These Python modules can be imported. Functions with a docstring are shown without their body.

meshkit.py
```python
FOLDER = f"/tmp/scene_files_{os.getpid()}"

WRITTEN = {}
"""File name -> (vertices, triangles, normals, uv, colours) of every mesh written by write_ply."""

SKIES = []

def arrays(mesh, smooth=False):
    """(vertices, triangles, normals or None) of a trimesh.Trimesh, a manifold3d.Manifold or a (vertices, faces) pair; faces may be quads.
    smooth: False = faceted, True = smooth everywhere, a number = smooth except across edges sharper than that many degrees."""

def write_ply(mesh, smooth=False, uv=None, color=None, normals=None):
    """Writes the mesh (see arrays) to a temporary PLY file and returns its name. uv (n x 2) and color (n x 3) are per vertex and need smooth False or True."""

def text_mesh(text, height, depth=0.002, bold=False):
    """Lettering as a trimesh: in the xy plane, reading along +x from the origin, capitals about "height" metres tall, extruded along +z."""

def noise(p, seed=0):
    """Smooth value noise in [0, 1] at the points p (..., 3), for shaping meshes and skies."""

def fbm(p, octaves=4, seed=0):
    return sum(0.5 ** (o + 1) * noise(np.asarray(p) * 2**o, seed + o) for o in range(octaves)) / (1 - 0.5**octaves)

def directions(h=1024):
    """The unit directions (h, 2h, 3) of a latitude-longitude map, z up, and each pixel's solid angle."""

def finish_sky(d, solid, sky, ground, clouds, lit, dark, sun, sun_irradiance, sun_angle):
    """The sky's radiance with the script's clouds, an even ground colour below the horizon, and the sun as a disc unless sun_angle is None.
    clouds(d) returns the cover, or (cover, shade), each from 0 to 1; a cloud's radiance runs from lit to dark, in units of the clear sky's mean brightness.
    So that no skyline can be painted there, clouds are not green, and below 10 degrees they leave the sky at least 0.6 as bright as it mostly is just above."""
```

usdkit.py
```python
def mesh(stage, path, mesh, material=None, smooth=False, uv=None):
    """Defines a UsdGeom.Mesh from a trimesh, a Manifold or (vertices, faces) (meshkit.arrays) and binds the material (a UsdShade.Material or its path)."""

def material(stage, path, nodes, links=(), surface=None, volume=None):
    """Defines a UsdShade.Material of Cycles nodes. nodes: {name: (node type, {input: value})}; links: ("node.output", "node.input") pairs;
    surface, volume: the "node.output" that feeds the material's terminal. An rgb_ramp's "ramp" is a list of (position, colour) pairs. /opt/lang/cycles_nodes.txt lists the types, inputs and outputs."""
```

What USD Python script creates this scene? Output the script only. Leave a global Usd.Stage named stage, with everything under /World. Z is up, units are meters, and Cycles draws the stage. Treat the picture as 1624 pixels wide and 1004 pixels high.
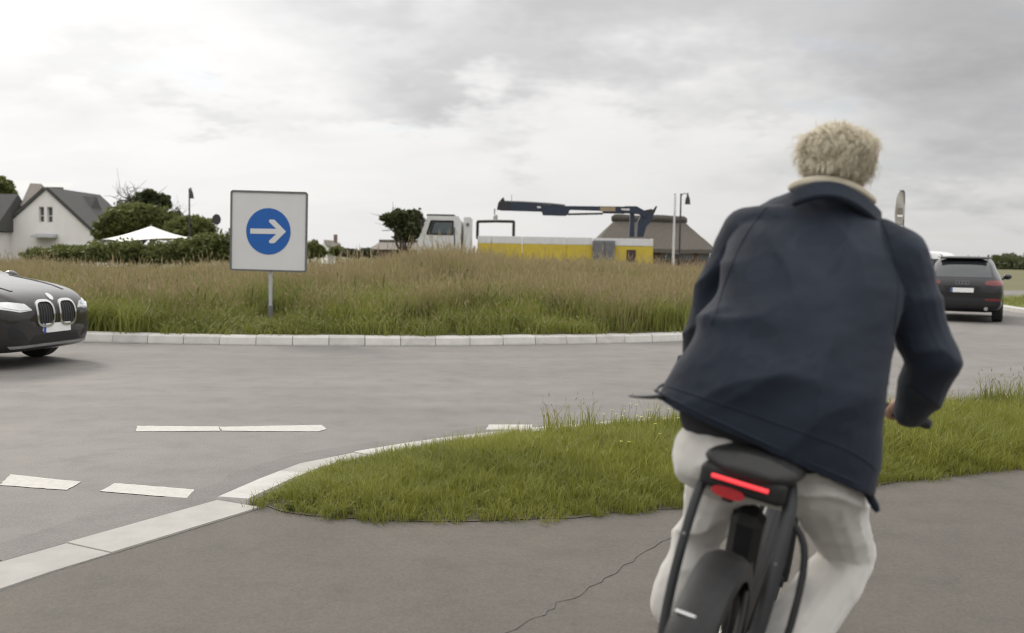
import math, random
import numpy as np, trimesh, manifold3d as m3, usdkit, meshkit
from shapely.geometry import Polygon, Point, LineString, box as sbox
from shapely import affinity
from scipy.interpolate import PchipInterpolator
from pxr import Usd, UsdGeom, UsdLux, UsdShade, Gf, Sdf, Vt

stage = Usd.Stage.CreateInMemory()
UsdGeom.SetStageUpAxis(stage, 'Z')
UsdGeom.SetStageMetersPerUnit(stage, 1.0)
WORLD = UsdGeom.Xform.Define(stage, '/World')
rng = np.random.default_rng(7)
PI = math.pi

# ------------------------------------------------------------------ camera, sky, sun, exposure
PW, PH, PF = 1624, 1004, 1560.0            # photograph size and focal length in its pixels
CAMZ, PITCH, ROLL = 1.45, math.atan(96 / 1560), math.radians(1.0)
Fw = np.array([0, math.cos(PITCH), -math.sin(PITCH)])
U0 = np.cross([1, 0, 0], Fw)
Rt = math.cos(ROLL) * np.array([1., 0, 0]) + math.sin(ROLL) * U0
Up = -math.sin(ROLL) * np.array([1., 0, 0]) + math.cos(ROLL) * U0
CAM = np.array([0, 0, CAMZ])
cam = UsdGeom.Camera.Define(stage, '/World/camera')
cam.AddTransformOp().Set(Gf.Matrix4d(*[float(v) for v in (*Rt, 0, *Up, 0, *(-Fw), 0, *CAM, 1)]))
cam.CreateHorizontalApertureAttr(36.0)
cam.CreateFocalLengthAttr(36.0 * PF / PW)
cam.CreateFStopAttr(2.3)
cam.CreateFocusDistanceAttr(6.5)
cam.CreateClippingRangeAttr(Gf.Vec2f(0.05, 5000))
EXPOSURE = 0.0
cam.CreateExposureAttr(EXPOSURE)
SUN_DIR = np.array([-1.5, 1.9, 1.75]); SUN_DIR /= np.linalg.norm(SUN_DIR)
SUN_EL, SUN_ROT = math.asin(SUN_DIR[2]), math.atan2(SUN_DIR[0], SUN_DIR[1])
SKY_STRENGTH, SUN_INT, SUN_ANGLE = 0.10, 0.40, 12.0
CLOUD_LEVEL = 8.7                           # radiance of lit cloud near the horizon before the dome's strength


def ray(px, py): return Fw + (px - PW / 2) / PF * Rt - (py - PH / 2) / PF * Up
def at(px, py, Y):
    r = ray(px, py); return CAM + r * (Y / r[1])
def ground(px, py, z=0.0):
    r = ray(px, py); return CAM + r * ((z - CAMZ) / r[2])


def make_sky():
    nodes, links = {}, []
    cnt = [0]
    def N(kind, **kw):
        cnt[0] += 1; n = f'n{cnt[0]}'; ins = {}
        for k, v in kw.items():
            if isinstance(v, str) and '.' in v: links.append((v, f'{n}.{k}'))
            else: ins[k] = v
        nodes[n] = (kind, ins); return n
    def M(op, a, b=0.0, clamp=False):
        return N('math', math_type=op, value1=a, value2=b, use_clamp=clamp) + '.value'
    def dot(v, d): return N('vector_math', math_type='dot_product', vector1=v, vector2=tuple(d)) + '.value'
    tc = N('texture_coordinate') + '.generated'
    nv = N('vector_math', math_type='normalize', vector1=tc) + '.vector'
    sx = N('separate_xyz', vector=nv)
    z = M('maximum', sx + '.z', 0.0)
    zz = M('add', z, 0.26)
    # clouds lie on a plane overhead: direction / (height + offset)
    pl = N('combine_xyz', x=M('divide', sx + '.x', zz), y=M('divide', sx + '.y', zz), z=0.0) + '.vector'
    big = N('noise_texture', vector=pl, scale=1.5, detail=4.0, roughness=0.5, distortion=0.3) + '.fac'
    fine = N('noise_texture', vector=N('mapping', vector=pl, scale=(0.85, 1.45, 1.0), location=(3.1, 1.7, 0.0)) + '.vector', scale=3.4, detail=4.0, roughness=0.5, distortion=0.3) + '.fac'
    wob = N('noise_texture', vector=pl, scale=3.0, detail=4.0, roughness=0.6) + '.color'
    wv = N('vector_math', math_type='multiply_add', vector1=wob, vector2=(0.26, 0.26, 0.26), vector3=nv) + '.vector'
    wv = N('vector_math', math_type='subtract', vector1=wv, vector2=(0.13, 0.13, 0.13)) + '.vector'
    # cloud banks that the photograph shows: (px, py, half width px, half height px, weight)
    dark = None
    for px, py, a, b, w in [(860, -10, 350, 90, .95), (1560, 20, 240, 130, 1.0), (700, 122, 150, 34, .45), (1150, 190, 75, 32, .32), (320, 172, 70, 24, .3),
                            (1640, 215, 220, 60, .25), (150, 80, 130, 40, .2), (1000, 110, 160, 40, .15), (800, 215, 60, 30, .25), (1500, 290, 200, 40, .2)]:
        d = ray(px, py); d = d / np.linalg.norm(d)
        r_ = Rt - d * (Rt @ d); r_ /= np.linalg.norm(r_); u_ = np.cross(r_, d)
        X = M('multiply', M('subtract', dot(wv, r_), float(r_ @ (d * 0))), PF / a)
        Y = M('multiply', dot(wv, u_), PF / b)
        q = M('add', M('multiply', X, X), M('multiply', Y, Y))
        g = M('multiply', M('exponent', M('multiply', q, -0.8)), w)
        g = M('multiply', g, M('greater_than', dot(nv, d), 0.0))
        dark = g if dark is None else M('add', dark, g)
    rel = M('add', M('multiply', M('subtract', big, 0.5), 0.62), M('multiply', M('subtract', fine, 0.5), 0.30))
    shade = M('add', M('multiply', dark, 0.80), rel)
    shade = M('add', shade, 0.07)
    ramp = N('rgb_ramp', fac=M('maximum', M('minimum', shade, 1.0), 0.0), ramp=[(0.0, (1.03, 1.018, 1.0)), (.12, (.99, .98, .968)), (.3, (.86, .855, .852)), (.6, (.68, .675, .68)), (1.0, (.53, .528, .535))]) + '.color'
    # an overcast sky is brighter overhead and towards the sun behind the cloud
    cs = M('maximum', dot(nv, SUN_DIR), 0.0)
    glow = M('add', M('add', M('multiply', M('power', cs, 2.0), 0.50), 0.70), M('multiply', M('power', z, 1.3), 1.35))
    cloud = N('vector_math', math_type='scale', vector1=ramp, scale=M('multiply', glow, CLOUD_LEVEL)) + '.vector'
    sky = N('sky_texture', sky_type='single_scattering', sun_disc=False, sun_elevation=SUN_EL, sun_rotation=SUN_ROT) + '.color'
    gap = M('multiply', M('subtract', 0.40, fine, clamp=True), 1.6, clamp=True)   # thin places where pale blue shows
    col = N('mix_color', fac=gap, a=cloud, b=sky, use_clamp=True, use_clamp_result=False) + '.result'
    bg = N('background_shader', color=col, strength=SKY_STRENGTH)
    return usdkit.material(stage, '/World/Looks/sky_material', nodes, links, surface=bg + '.background')


stage.DefinePrim('/World/Looks', 'Scope')
dome = UsdLux.DomeLight.Define(stage, '/World/sky')
dome.CreateIntensityAttr(1.0)
UsdShade.MaterialBindingAPI.Apply(dome.GetPrim()).Bind(make_sky())
dome.GetPrim().SetCustomDataByKey('kind', 'structure')
sun = UsdLux.DistantLight.Define(stage, '/World/sun')
sun.CreateNormalizeAttr(True); sun.CreateIntensityAttr(SUN_INT); sun.CreateAngleAttr(SUN_ANGLE)
sun.CreateColorAttr(Gf.Vec3f(1.0, 0.92, 0.81))
sun.AddRotateXYZOp().Set(Gf.Vec3f(90 - math.degrees(SUN_EL), 0, -math.degrees(SUN_ROT) + 180))
# a light shines along its own -z: tilt from straight down by (90 - elevation) about x, then turn about z (checked with a gnomon)

# ------------------------------------------------------------------ helpers
used = {}
def numbered(parent, name):
    k = used.get((parent, name), 0); used[(parent, name)] = k + 1
    return name if k == 0 else f'{name}_{k:03d}'
def ppath(parent): return '/World' if parent is None else str(parent.GetPath())
def tag(o, label=None, cat=None, group=None, kind=None):
    for k, v in (('label', label), ('category', cat), ('group', group), ('kind', kind)):
        if v: o.SetCustomDataByKey(k, v)
    return o
def thing(name, label, cat, group=None, loc=(0, 0, 0), rz=0.0):
    x = UsdGeom.Xform.Define(stage, '/World/' + numbered('/World', name))
    x.AddTranslateOp().Set(Gf.Vec3d(*map(float, loc)))
    if rz: x.AddRotateZOp().Set(math.degrees(rz))
    return tag(x.GetPrim(), label, cat, group)
def struct(name, mesh, mat, parent=None, smooth=False):
    o = obj(name, mesh, mat, parent, smooth)
    if parent is None: tag(o, kind='structure')
    return o
def obj(name, mesh, mat, parent=None, smooth=False, label=None, shift=None, uv=None):
    p = ppath(parent)
    if isinstance(mesh, list): mesh = trimesh.util.concatenate([tm(x) for x in mesh])
    if shift is not None:
        mesh = tm(mesh).copy(); mesh.apply_translation(-np.asarray(shift, float))
    o = usdkit.mesh(stage, f'{p}/{numbered(p, name)}', mesh, mat, smooth, uv).GetPrim()
    return tag(o, label)
def tm(m):
    if isinstance(m, trimesh.Trimesh): return m
    v, f, _ = meshkit.arrays(m); return trimesh.Trimesh(v, f, process=False)
def man(mesh):
    mesh = tm(mesh).copy(); mesh.merge_vertices()
    return m3.Manifold(m3.Mesh(np.asarray(mesh.vertices, np.float32), np.asarray(mesh.faces, np.uint32)))
def cbox(c, s, b=0.01, rz=0.0):
    h = np.asarray(s, float) / 2; b = min(b, h.min() * .95); P = []
    for sx in (-1, 1):
        for sy in (-1, 1):
            for sz in (-1, 1):
                q = np.array([sx, sy, sz]) * h
                for k in range(3):
                    w = q - np.array([sx, sy, sz]) * b; w[k] = q[k]; P.append(w)
    m = trimesh.convex.convex_hull(np.array(P))
    if rz: m.apply_transform(trimesh.transformations.rotation_matrix(rz, [0, 0, 1]))
    m.apply_translation(c); return m
def hullpts(P): return trimesh.convex.convex_hull(np.asarray(P, float))
def tube(P, r, n=10, closed=False):
    P = np.asarray(P, float); k = len(P); r = np.broadcast_to(np.asarray(r, float), k)
    T = np.gradient(P, axis=0); T /= np.linalg.norm(T, axis=1)[:, None]
    ref = np.array([0, 0, 1.]) if abs(T[0][2]) < .9 else np.array([1., 0, 0])
    V = []; a = np.linspace(0, 2 * PI, n, endpoint=False); u = np.cross(ref, T[0])
    for i in range(k):
        u = u - T[i] * (u @ T[i]); u /= np.linalg.norm(u); w = np.cross(T[i], u)
        V.append(P[i] + r[i] * (np.cos(a)[:, None] * u + np.sin(a)[:, None] * w))
    V = np.vstack(V + [P[:1], P[-1:]]); F = []
    for i in range(k - 1):
        for j in range(n):
            A, B, C, D = i * n + j, i * n + (j + 1) % n, (i + 1) * n + (j + 1) % n, (i + 1) * n + j
            F += [[A, B, C], [A, C, D]]
    for j in range(n):
        F += [[k * n, (j + 1) % n, j], [k * n + 1, (k - 1) * n + j, (k - 1) * n + (j + 1) % n]]
    return trimesh.Trimesh(V, F, process=False)
def smooth_path(P, n=16):
    P = np.asarray(P, float); t = np.linspace(0, 1, len(P)); s = np.linspace(0, 1, n)
    from scipy.interpolate import CubicSpline
    return CubicSpline(t, P)(s)
def sph(c, r, sub=2):
    m = trimesh.creation.icosphere(sub, 1.0); m.apply_scale(r); m.apply_translation(c); return m
def lathe(prof, n=24, axis='z', c=(0, 0, 0)):
    m = trimesh.creation.revolve(np.asarray(prof, float), sections=n)
    if axis == 'y': m.apply_transform(trimesh.transformations.rotation_matrix(-PI / 2, [1, 0, 0]))
    if axis == 'x': m.apply_transform(trimesh.transformations.rotation_matrix(PI / 2, [0, 1, 0]))
    m.apply_translation(c); return m
def extrude(poly, d): return trimesh.creation.extrude_polygon(poly, d, engine='earcut')
def xz(poly, y0, d):
    """A polygon in (x, z) extruded along y from y0 by d."""
    m = extrude(poly, d); v = m.vertices.copy(); m.vertices = np.stack([v[:, 0], y0 + v[:, 2], v[:, 1]], 1); m.invert(); return m
def prism_roof(poly_xz, y0, y1): return xz(Polygon(poly_xz), y0, y1 - y0)
def sheet(poly, z, zfun=None, step=None):
    """A flat (or gently shaped) sheet over a polygon."""
    if step is None:
        v, f = trimesh.creation.triangulate_polygon(poly, engine='earcut')
        v3 = np.column_stack([v, np.full(len(v), z)])
        m = trimesh.Trimesh(v3, f, process=False)
    else:
        x0, y0, x1, y1 = poly.bounds
        from shapely import contains_xy
        from scipy.spatial import Delaunay
        gx, gy = np.meshgrid(np.arange(x0, x1 + step, step), np.arange(y0, y1 + step, step))
        P = np.column_stack([gx.ravel(), gy.ravel()]); P = P[contains_xy(poly.buffer(-step * .4), P[:, 0], P[:, 1])]
        ring = [np.array(poly.exterior.interpolate(d).coords[0]) for d in np.arange(0, poly.exterior.length, step)]
        P = np.vstack([P, ring]); t = Delaunay(P).simplices
        c = P[t].mean(1); t = t[contains_xy(poly, c[:, 0], c[:, 1])]
        zz = zfun(P) if zfun else np.full(len(P), z)
        m = trimesh.Trimesh(np.column_stack([P, zz]), t, process=False)
    if len(m.faces) and m.face_normals[:, 2].mean() < 0: m.invert()
    return m
def mtx(m, M):
    m = tm(m).copy(); m.apply_transform(M); return m

def mat(name, color, rough=.6, var=.12, scale=8.0, bump=0.0, bscale=None, metallic=0.0, coat=0.0, color2=None, spec=.5, detail=5.0, dist=.01, sheen=0.0, stretch=(1, 1, 1), emis=0.0):
    c = np.asarray(color, float)
    c2 = np.asarray(color2, float) if color2 is not None else c * (1 + var)
    c1 = c if color2 is not None else c * (1 - var)
    nodes = {'tc': ('texture_coordinate', {}), 'mp': ('mapping', {'scale': stretch}), 'n': ('noise_texture', {'scale': scale, 'detail': detail, 'roughness': .6}),
             'r': ('rgb_ramp', {'ramp': [(.28, tuple(c1)), (.72, tuple(c2))]}),
             'p': ('principled_bsdf', {'roughness': rough, 'metallic': metallic, 'coat_weight': coat, 'specular_ior_level': spec, 'sheen_weight': sheen})}
    links = [('tc.object', 'mp.vector'), ('mp.vector', 'n.vector'), ('n.fac', 'r.fac'), ('r.color', 'p.base_color')]
    if emis:
        nodes['p'][1].update(emission_color=tuple(c), emission_strength=emis)
    if bump:
        nodes['bn'] = ('noise_texture', {'scale': bscale or scale * 6, 'detail': 6.0, 'roughness': .65})
        nodes['b'] = ('bump', {'strength': bump, 'distance': dist})
        links += [('mp.vector', 'bn.vector'), ('bn.fac', 'b.height'), ('b.normal', 'p.normal')]
    return usdkit.material(stage, f'/World/Looks/{name}', nodes, links, surface='p.BSDF')
def leafmat(name, cols, trans=.35, rough=.55, patch=.45, pscale=.9):
    """Leaves and blades: the tone differs from blade to blade and drifts in patches over the ground."""
    k = len(cols)
    nodes = {'g': ('geometry', {}), 'o': ('noise_texture', {'scale': pscale, 'detail': 4.0, 'roughness': .6}), 'r': ('rgb_ramp', {'ramp': [(i / max(1, k - 1), c) for i, c in enumerate(cols)]}),
             'ma': ('math', {'math_type': 'multiply', 'value2': 1 - patch}), 'mr': ('map_range', {'from_min': .3, 'from_max': .7, 'to_min': 0., 'to_max': 1., 'clamp': True}), 'mb': ('math', {'math_type': 'multiply_add', 'value2': patch}),
             'p': ('principled_bsdf', {'roughness': rough, 'specular_ior_level': .3}), 't': ('translucent_bsdf', {}), 'm': ('mix_closure', {'fac': trans})}
    links = [('g.random_per_island', 'ma.value1'), ('g.position', 'o.vector'), ('o.fac', 'mr.value'), ('mr.result', 'mb.value1'), ('ma.value', 'mb.value3'), ('mb.value', 'r.fac'),
             ('r.color', 'p.base_color'), ('r.color', 't.color'), ('p.BSDF', 'm.closure1'), ('t.BSDF', 'm.closure2')]
    return usdkit.material(stage, f'/World/Looks/{name}', nodes, links, surface='m.closure')
def panemat(name, tint=(.9, .93, .93), fac=None):
    nodes = {'f': ('fresnel', {'IOR': 1.5}), 't': ('transparent_bsdf', {'color': tint}), 'g': ('glossy_bsdf', {'roughness': .03, 'color': (.95, .95, .95)}), 'm': ('mix_closure', {})}
    return usdkit.material(stage, f'/World/Looks/{name}', nodes, [('f.fac', 'm.fac'), ('t.BSDF', 'm.closure1'), ('g.BSDF', 'm.closure2')], surface='m.closure')

def asphalt(name, c, streak=0.0, worn=(1.0, 1.0)):
    """Tarmac: fine aggregate, broad patches, long faint tyre-polished bands."""
    c = np.asarray(c)
    nodes = {'g': ('geometry', {}), 'n1': ('noise_texture', {'scale': .35, 'detail': 6.0, 'roughness': .6}), 'n2': ('noise_texture', {'scale': 2.6, 'detail': 8.0, 'roughness': .7}),
             'n3': ('noise_texture', {'scale': 70.0, 'detail': 5.0, 'roughness': .8}), 'v': ('voronoi_texture', {'scale': 170.0}),
             'r1': ('rgb_ramp', {'ramp': [(.3, tuple(c * .86)), (.7, tuple(c * 1.13))]}),
             'r2': ('rgb_ramp', {'ramp': [(.25, (.78, .78, .77)), (.5, (1, 1, 1)), (.8, (1.14, 1.13, 1.11))]}),
             'r3': ('rgb_ramp', {'ramp': [(.28, (.62, .62, .62)), (.5, (1, 1, 1)), (.72, (1.42, 1.40, 1.37))]}),
             'm1': ('mix_color', {'blend_type': 'multiply', 'fac': 1.0}), 'm2': ('mix_color', {'blend_type': 'multiply', 'fac': .8}),
             'b': ('bump', {'strength': .35, 'distance': .004}), 'p': ('principled_bsdf', {'roughness': .78, 'specular_ior_level': .4})}
    links = [('g.position', x + '.vector') for x in ('n1', 'n2', 'n3', 'v')] + [('n1.fac', 'r1.fac'), ('n2.fac', 'r2.fac'), ('n3.fac', 'r3.fac'), ('r1.color', 'm1.a'), ('r2.color', 'm1.b'),
             ('m1.result', 'm2.a'), ('r3.color', 'm2.b'), ('m2.result', 'p.base_color'), ('v.distance', 'b.height'), ('b.normal', 'p.normal')]
    if streak:
        # dark bands that follow the ring, worn by tyres: distance from the roundabout's centre
        nodes.update({'cx': ('vector_math', {'math_type': 'subtract', 'vector2': (CX, CY, 0.)}), 'ln': ('vector_math', {'math_type': 'length'}), 'cv': ('combine_xyz', {'y': 0., 'z': 0.}),
                      'w': ('noise_texture', {'scale': 1.3, 'detail': 4.0, 'roughness': .6}), 'rw': ('rgb_ramp', {'ramp': [(.3, (1 - streak,) * 3), (.7, (1 + streak * .7,) * 3)]}), 'm3': ('mix_color', {'blend_type': 'multiply', 'fac': 1.0})})
        links = [l for l in links if l[1] != 'p.base_color'] + [('g.position', 'cx.vector1'), ('cx.vector', 'ln.vector1'), ('ln.value', 'cv.x'), ('cv.vector', 'w.vector'), ('w.fac', 'rw.fac'), ('m2.result', 'm3.a'), ('rw.color', 'm3.b'), ('m3.result', 'p.base_color')]
    return usdkit.material(stage, f'/World/Looks/{name}', nodes, links, surface='p.BSDF')

CX, CY, RI, RO = -5.0, 31.2, 16.0, 23.45           # roundabout centre, island radius, outer edge
GZ = lambda P: 0.12 + 0.45 * np.clip(1 - (np.hypot(P[:, 0] - CX, P[:, 1] - CY) / RI) ** 2, 0, 1) ** .8 * (0.85 + .3 * meshkit.noise(np.column_stack([P * .16, 0 * P[:, 0]]), 5)) * (1 - .75 * np.clip((-1.0 - P[:, 0]) / 6, 0, 1))
M = {}
M['road'] = asphalt('road_asphalt', (.172, .162, .152), streak=.10)
M['path'] = asphalt('path_asphalt', (.094, .084, .072))
M['concrete'] = mat('kerb_concrete', (.48, .465, .44), .8, .10, 6, .25, 60)
M['concrete2'] = mat('kerb_concrete_worn', (.43, .415, .395), .8, .14, 5, .25, 60)
M['concrete3'] = mat('kerb_concrete_stained', (.36, .345, .32), .85, 0, 7, .3, 60, color2=(.48, .465, .44))
M['kerb_dusty'] = mat('kerb_concrete_dusty', (.31, .298, .278), .85, 0, 5, .35, 70, color2=(.385, .37, .345), detail=9)
M['kerb_dusty2'] = mat('kerb_concrete_dusty_dark', (.275, .265, .248), .85, 0, 4, .35, 70, color2=(.36, .346, .322), detail=9)
M['paint'] = mat('road_paint', (.38, .366, .342), .75, 0, 22, .3, 90, color2=(.50, .485, .455), detail=9)
M['soil'] = mat('soil', (.075, .075, .035), .95, .3, 3, .5, 20)
M['field'] = mat('field_grass', (.085, .09, .032), .95, 0, .06, .5, 3, color2=(.13, .115, .05), detail=9)

# ------------------------------------------------------------------ ground, roads, kerbs
A = np.linspace(0, 2 * PI, 4000, endpoint=False)
n_r = 90
rr = np.concatenate([[0], np.geomspace(3, 2500, n_r)])
aa = np.linspace(0, 2 * PI, 97)[:-1]
V = [[0, 30, -.03]]
for r in rr[1:]:
    P = np.column_stack([r * np.cos(aa), 30 + r * np.sin(aa)])
    z = -.03 + np.where(r > 75, (meshkit.fbm(np.column_stack([P * .012, 0 * aa]), 3, 3) - .5) * min(1.2, (r - 75) * .006), 0)
    V += np.column_stack([P, z]).tolist()
F = [[0, 1 + j, 1 + (j + 1) % 96] for j in range(96)]
for i in range(n_r - 1):
    for j in range(96):
        a, b = 1 + i * 96 + j, 1 + i * 96 + (j + 1) % 96
        F += [[a, a + 96, b], [b, a + 96, b + 96]]
struct('field', trimesh.Trimesh(np.array(V), np.array(F), process=False), M['field'], smooth=True)

KA = [(-5.9, -3.4), (-2.33, 4.44), (-1.69, 5.61)]
KB = [(-1.69, 5.61), (-1.56, 6.12), (-1.42, 6.55), (-1.11, 6.95), (-.71, 7.38), (-.1, 7.85), (.8, 8.35), (2.0, 8.80)]
ring = Point(CX, CY).buffer(RO, 128)
arm = Polygon([(-60, -6), (-7.1, -6)] + KA + KB[1:] + [(2, 12), (-6, 12), (-60, 20)])
exit_lane = Polygon([(10, 22), (16, 22), (15.4, 31), (17.2, 36), (21, 41), (29, 45), (70, 50), (70, 62), (25, 55), (15, 46), (9, 38)])
west = Polygon([(-20, 40), (-90, 66), (-90, 73), (-18, 48)])
struct('road', sheet(ring.union(arm).union(exit_lane).difference(Point(CX, CY).buffer(RI - .3, 96)), 0.0), M['road'])
path_poly = Polygon([(-5.5, -4), (-2.06, 4.2), (-1.48, 5.5), (-1.2, 5.75), (0, 6), (2, 6.8), (4.5, 8), (9, 10.2), (16, 13), (22, 9), (14, 2), (6, -4)])
struct('cycle_path', sheet(path_poly, 0.008), M['path'])
# sealed joint that wanders over the path
crk = smooth_path([ground(1075, 852), ground(1020, 880), ground(940, 930), ground(880, 965), ground(790, 1012)], 26)
crk += np.column_stack([(meshkit.noise(np.column_stack([np.arange(26) * .9, np.zeros(26), np.zeros(26)]), k) - .5) * .05 * (k < 2) for k in range(3)])
M['tar'] = mat('joint_tar', (.084, .076, .069), .6, .2, 30)
w = .002 + .0045 * meshkit.noise(np.column_stack([np.arange(26) * 1.7, np.zeros(26), np.zeros(26)]), 9)
L = np.vstack([np.column_stack([crk[:, 0] - w, crk[:, 1], np.full(26, .012)]), np.column_stack([crk[:, 0] + w, crk[:, 1], np.full(26, .012)])])
struct('path_joint', trimesh.Trimesh(L, [[i, i + 26, i + 1] for i in range(25)] + [[i + 1, i + 26, i + 27] for i in range(25)], process=False), M['tar'])

# roundabout island: mound of soil, kerb of separate stones
island = Point(CX, CY).buffer(RI - .24, 96)
isl = sheet(island, 0, lambda P: GZ(P), .8)
M['meadow_soil'] = mat('meadow_soil', (.085, .085, .035), .95, .3, 1.2, .5, 20)
struct('island_ground', isl, M['meadow_soil'], smooth=True)
kerb = UsdGeom.Xform.Define(stage, '/World/island_kerb').GetPrim(); tag(kerb, kind='structure')
def stone_arc(R0, a0, a1, k):
    """One kerb stone along the ring: a battered face, a flat top, ends a little short of the joint."""
    prof = [(0, -.05), (0, .02), (.018, .115), (.04, .135), (.24, .145), (.24, -.05)]
    V = []; js = rng.normal(0, .003, 2)
    for i, a in enumerate((a0, (a0 + a1) / 2, a1)):
        for p, z in prof:
            r = R0 - p + js[0]; V.append([CX + r * math.cos(a), CY + r * math.sin(a), z + js[1] * (z > 0)])
    n = len(prof); F = []
    for i in range(2):
        for j in range(n):
            a, b = i * n + j, i * n + (j + 1) % n
            F += [[a, a + n, b], [b, a + n, b + n]]
    for j in range(1, n - 1): F += [[0, j, j + 1], [2 * n, 2 * n + j + 1, 2 * n + j]]
    m = trimesh.Trimesh(np.array(V), np.array(F), process=False); m.fix_normals(); return m
da = .56 / RI
for k in range(int(3.6 / da)):
    a0 = -PI - .15 + k * da
    obj('kerb_stone', stone_arc(RI, a0 + .0002, a0 + da - .0004, k), M[['concrete', 'concrete2', 'concrete3', 'concrete'][rng.integers(0, 4)]], kerb)
bed = [[CX + (RI - .03 - .18 * j) * math.cos(a), CY + (RI - .03 - .18 * j) * math.sin(a), .06] for j in (0, 1) for a in np.linspace(-PI - .2, .5, 120)]
M['joint'] = mat('kerb_joint', (.36, .35, .33), .9, .2, 12)
obj('kerb_bedding', trimesh.Trimesh(bed, [[i, i + 1, i + 120] for i in range(119)] + [[i + 1, i + 121, i + 120] for i in range(119)], process=False), M['joint'], kerb)

def kerb_run(parent, line, width, h0, h1, step, gap=.006, side=1, mats=('concrete', 'concrete2')):
    ls = LineString(line); n = max(1, round(ls.length / step)); st = ls.length / n
    for k in range(n):
        s0, s1 = k * st + gap / 2, (k + 1) * st - gap / 2
        P = [np.array(ls.interpolate(s).coords[0]) for s in np.linspace(s0, s1, 4)]
        T = np.gradient(np.array(P), axis=0); T /= np.linalg.norm(T, axis=1)[:, None]; Nn = np.column_stack([T[:, 1], -T[:, 0]]) * side
        h = h0 + (h1 - h0) * (k + .5) / n + rng.normal(0, .0015); V = []; n_ = 5
        for p, q in zip(P, Nn):
            for o, z in ((0, -.05), (0, h - .008), (.01, h), (width, h + .003), (width, -.05)):
                V.append([*(p + q * o), z])
        F = []
        for i in range(3):
            for j in range(n_):
                a, b = i * n_ + j, i * n_ + (j + 1) % n_
                F += [[a, a + n_, b], [b, a + n_, b + n_]]
        for j in range(1, n_ - 1): F += [[0, j, j + 1], [3 * n_, 3 * n_ + j + 1, 3 * n_ + j]]
        m = trimesh.Trimesh(np.array(V), np.array(F), process=False); m.fix_normals()
        obj('kerb_stone', m, M[mats[0]] if rng.random() > .4 else M[mats[1]], parent)
pk = UsdGeom.Xform.Define(stage, '/World/path_kerb').GetPrim(); tag(pk, kind='structure')
kerb_run(pk, KA, .33, .011, .013, 1.0, mats=('kerb_dusty', 'kerb_dusty2'))
vk = UsdGeom.Xform.Define(stage, '/World/verge_kerb').GetPrim(); tag(vk, kind='structure')
kerb_run(vk, KB, .20, .03, .06, .75, mats=('concrete2', 'kerb_dusty'))
RK = [(13.4, 15.5), (14.9, 22), (15.1, 26.5), (15.55, 31), (17.2, 36), (21, 41), (29, 45), (50, 47.5)]
rk = UsdGeom.Xform.Define(stage, '/World/roadside_kerb').GetPrim(); tag(rk, kind='structure')
kerb_run(rk, smooth_path([(*p, 0) for p in RK], 60)[:, :2], .28, .13, .13, 1.0)
RKs = smooth_path([(*p, 0) for p in RK], 60)[:, :2]
rv = Polygon([tuple(p + np.array([.24, -.05])) for p in RKs] + [(60, 40), (60, 10), (20, 12)])
M['verge_green'] = mat('mown_verge', (.105, .135, .036), .95, 0, 1.6, .5, 30, color2=(.16, .17, .055), detail=8)
struct('roadside_verge', sheet(rv.buffer(0), .125), M['verge_green'])

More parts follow.
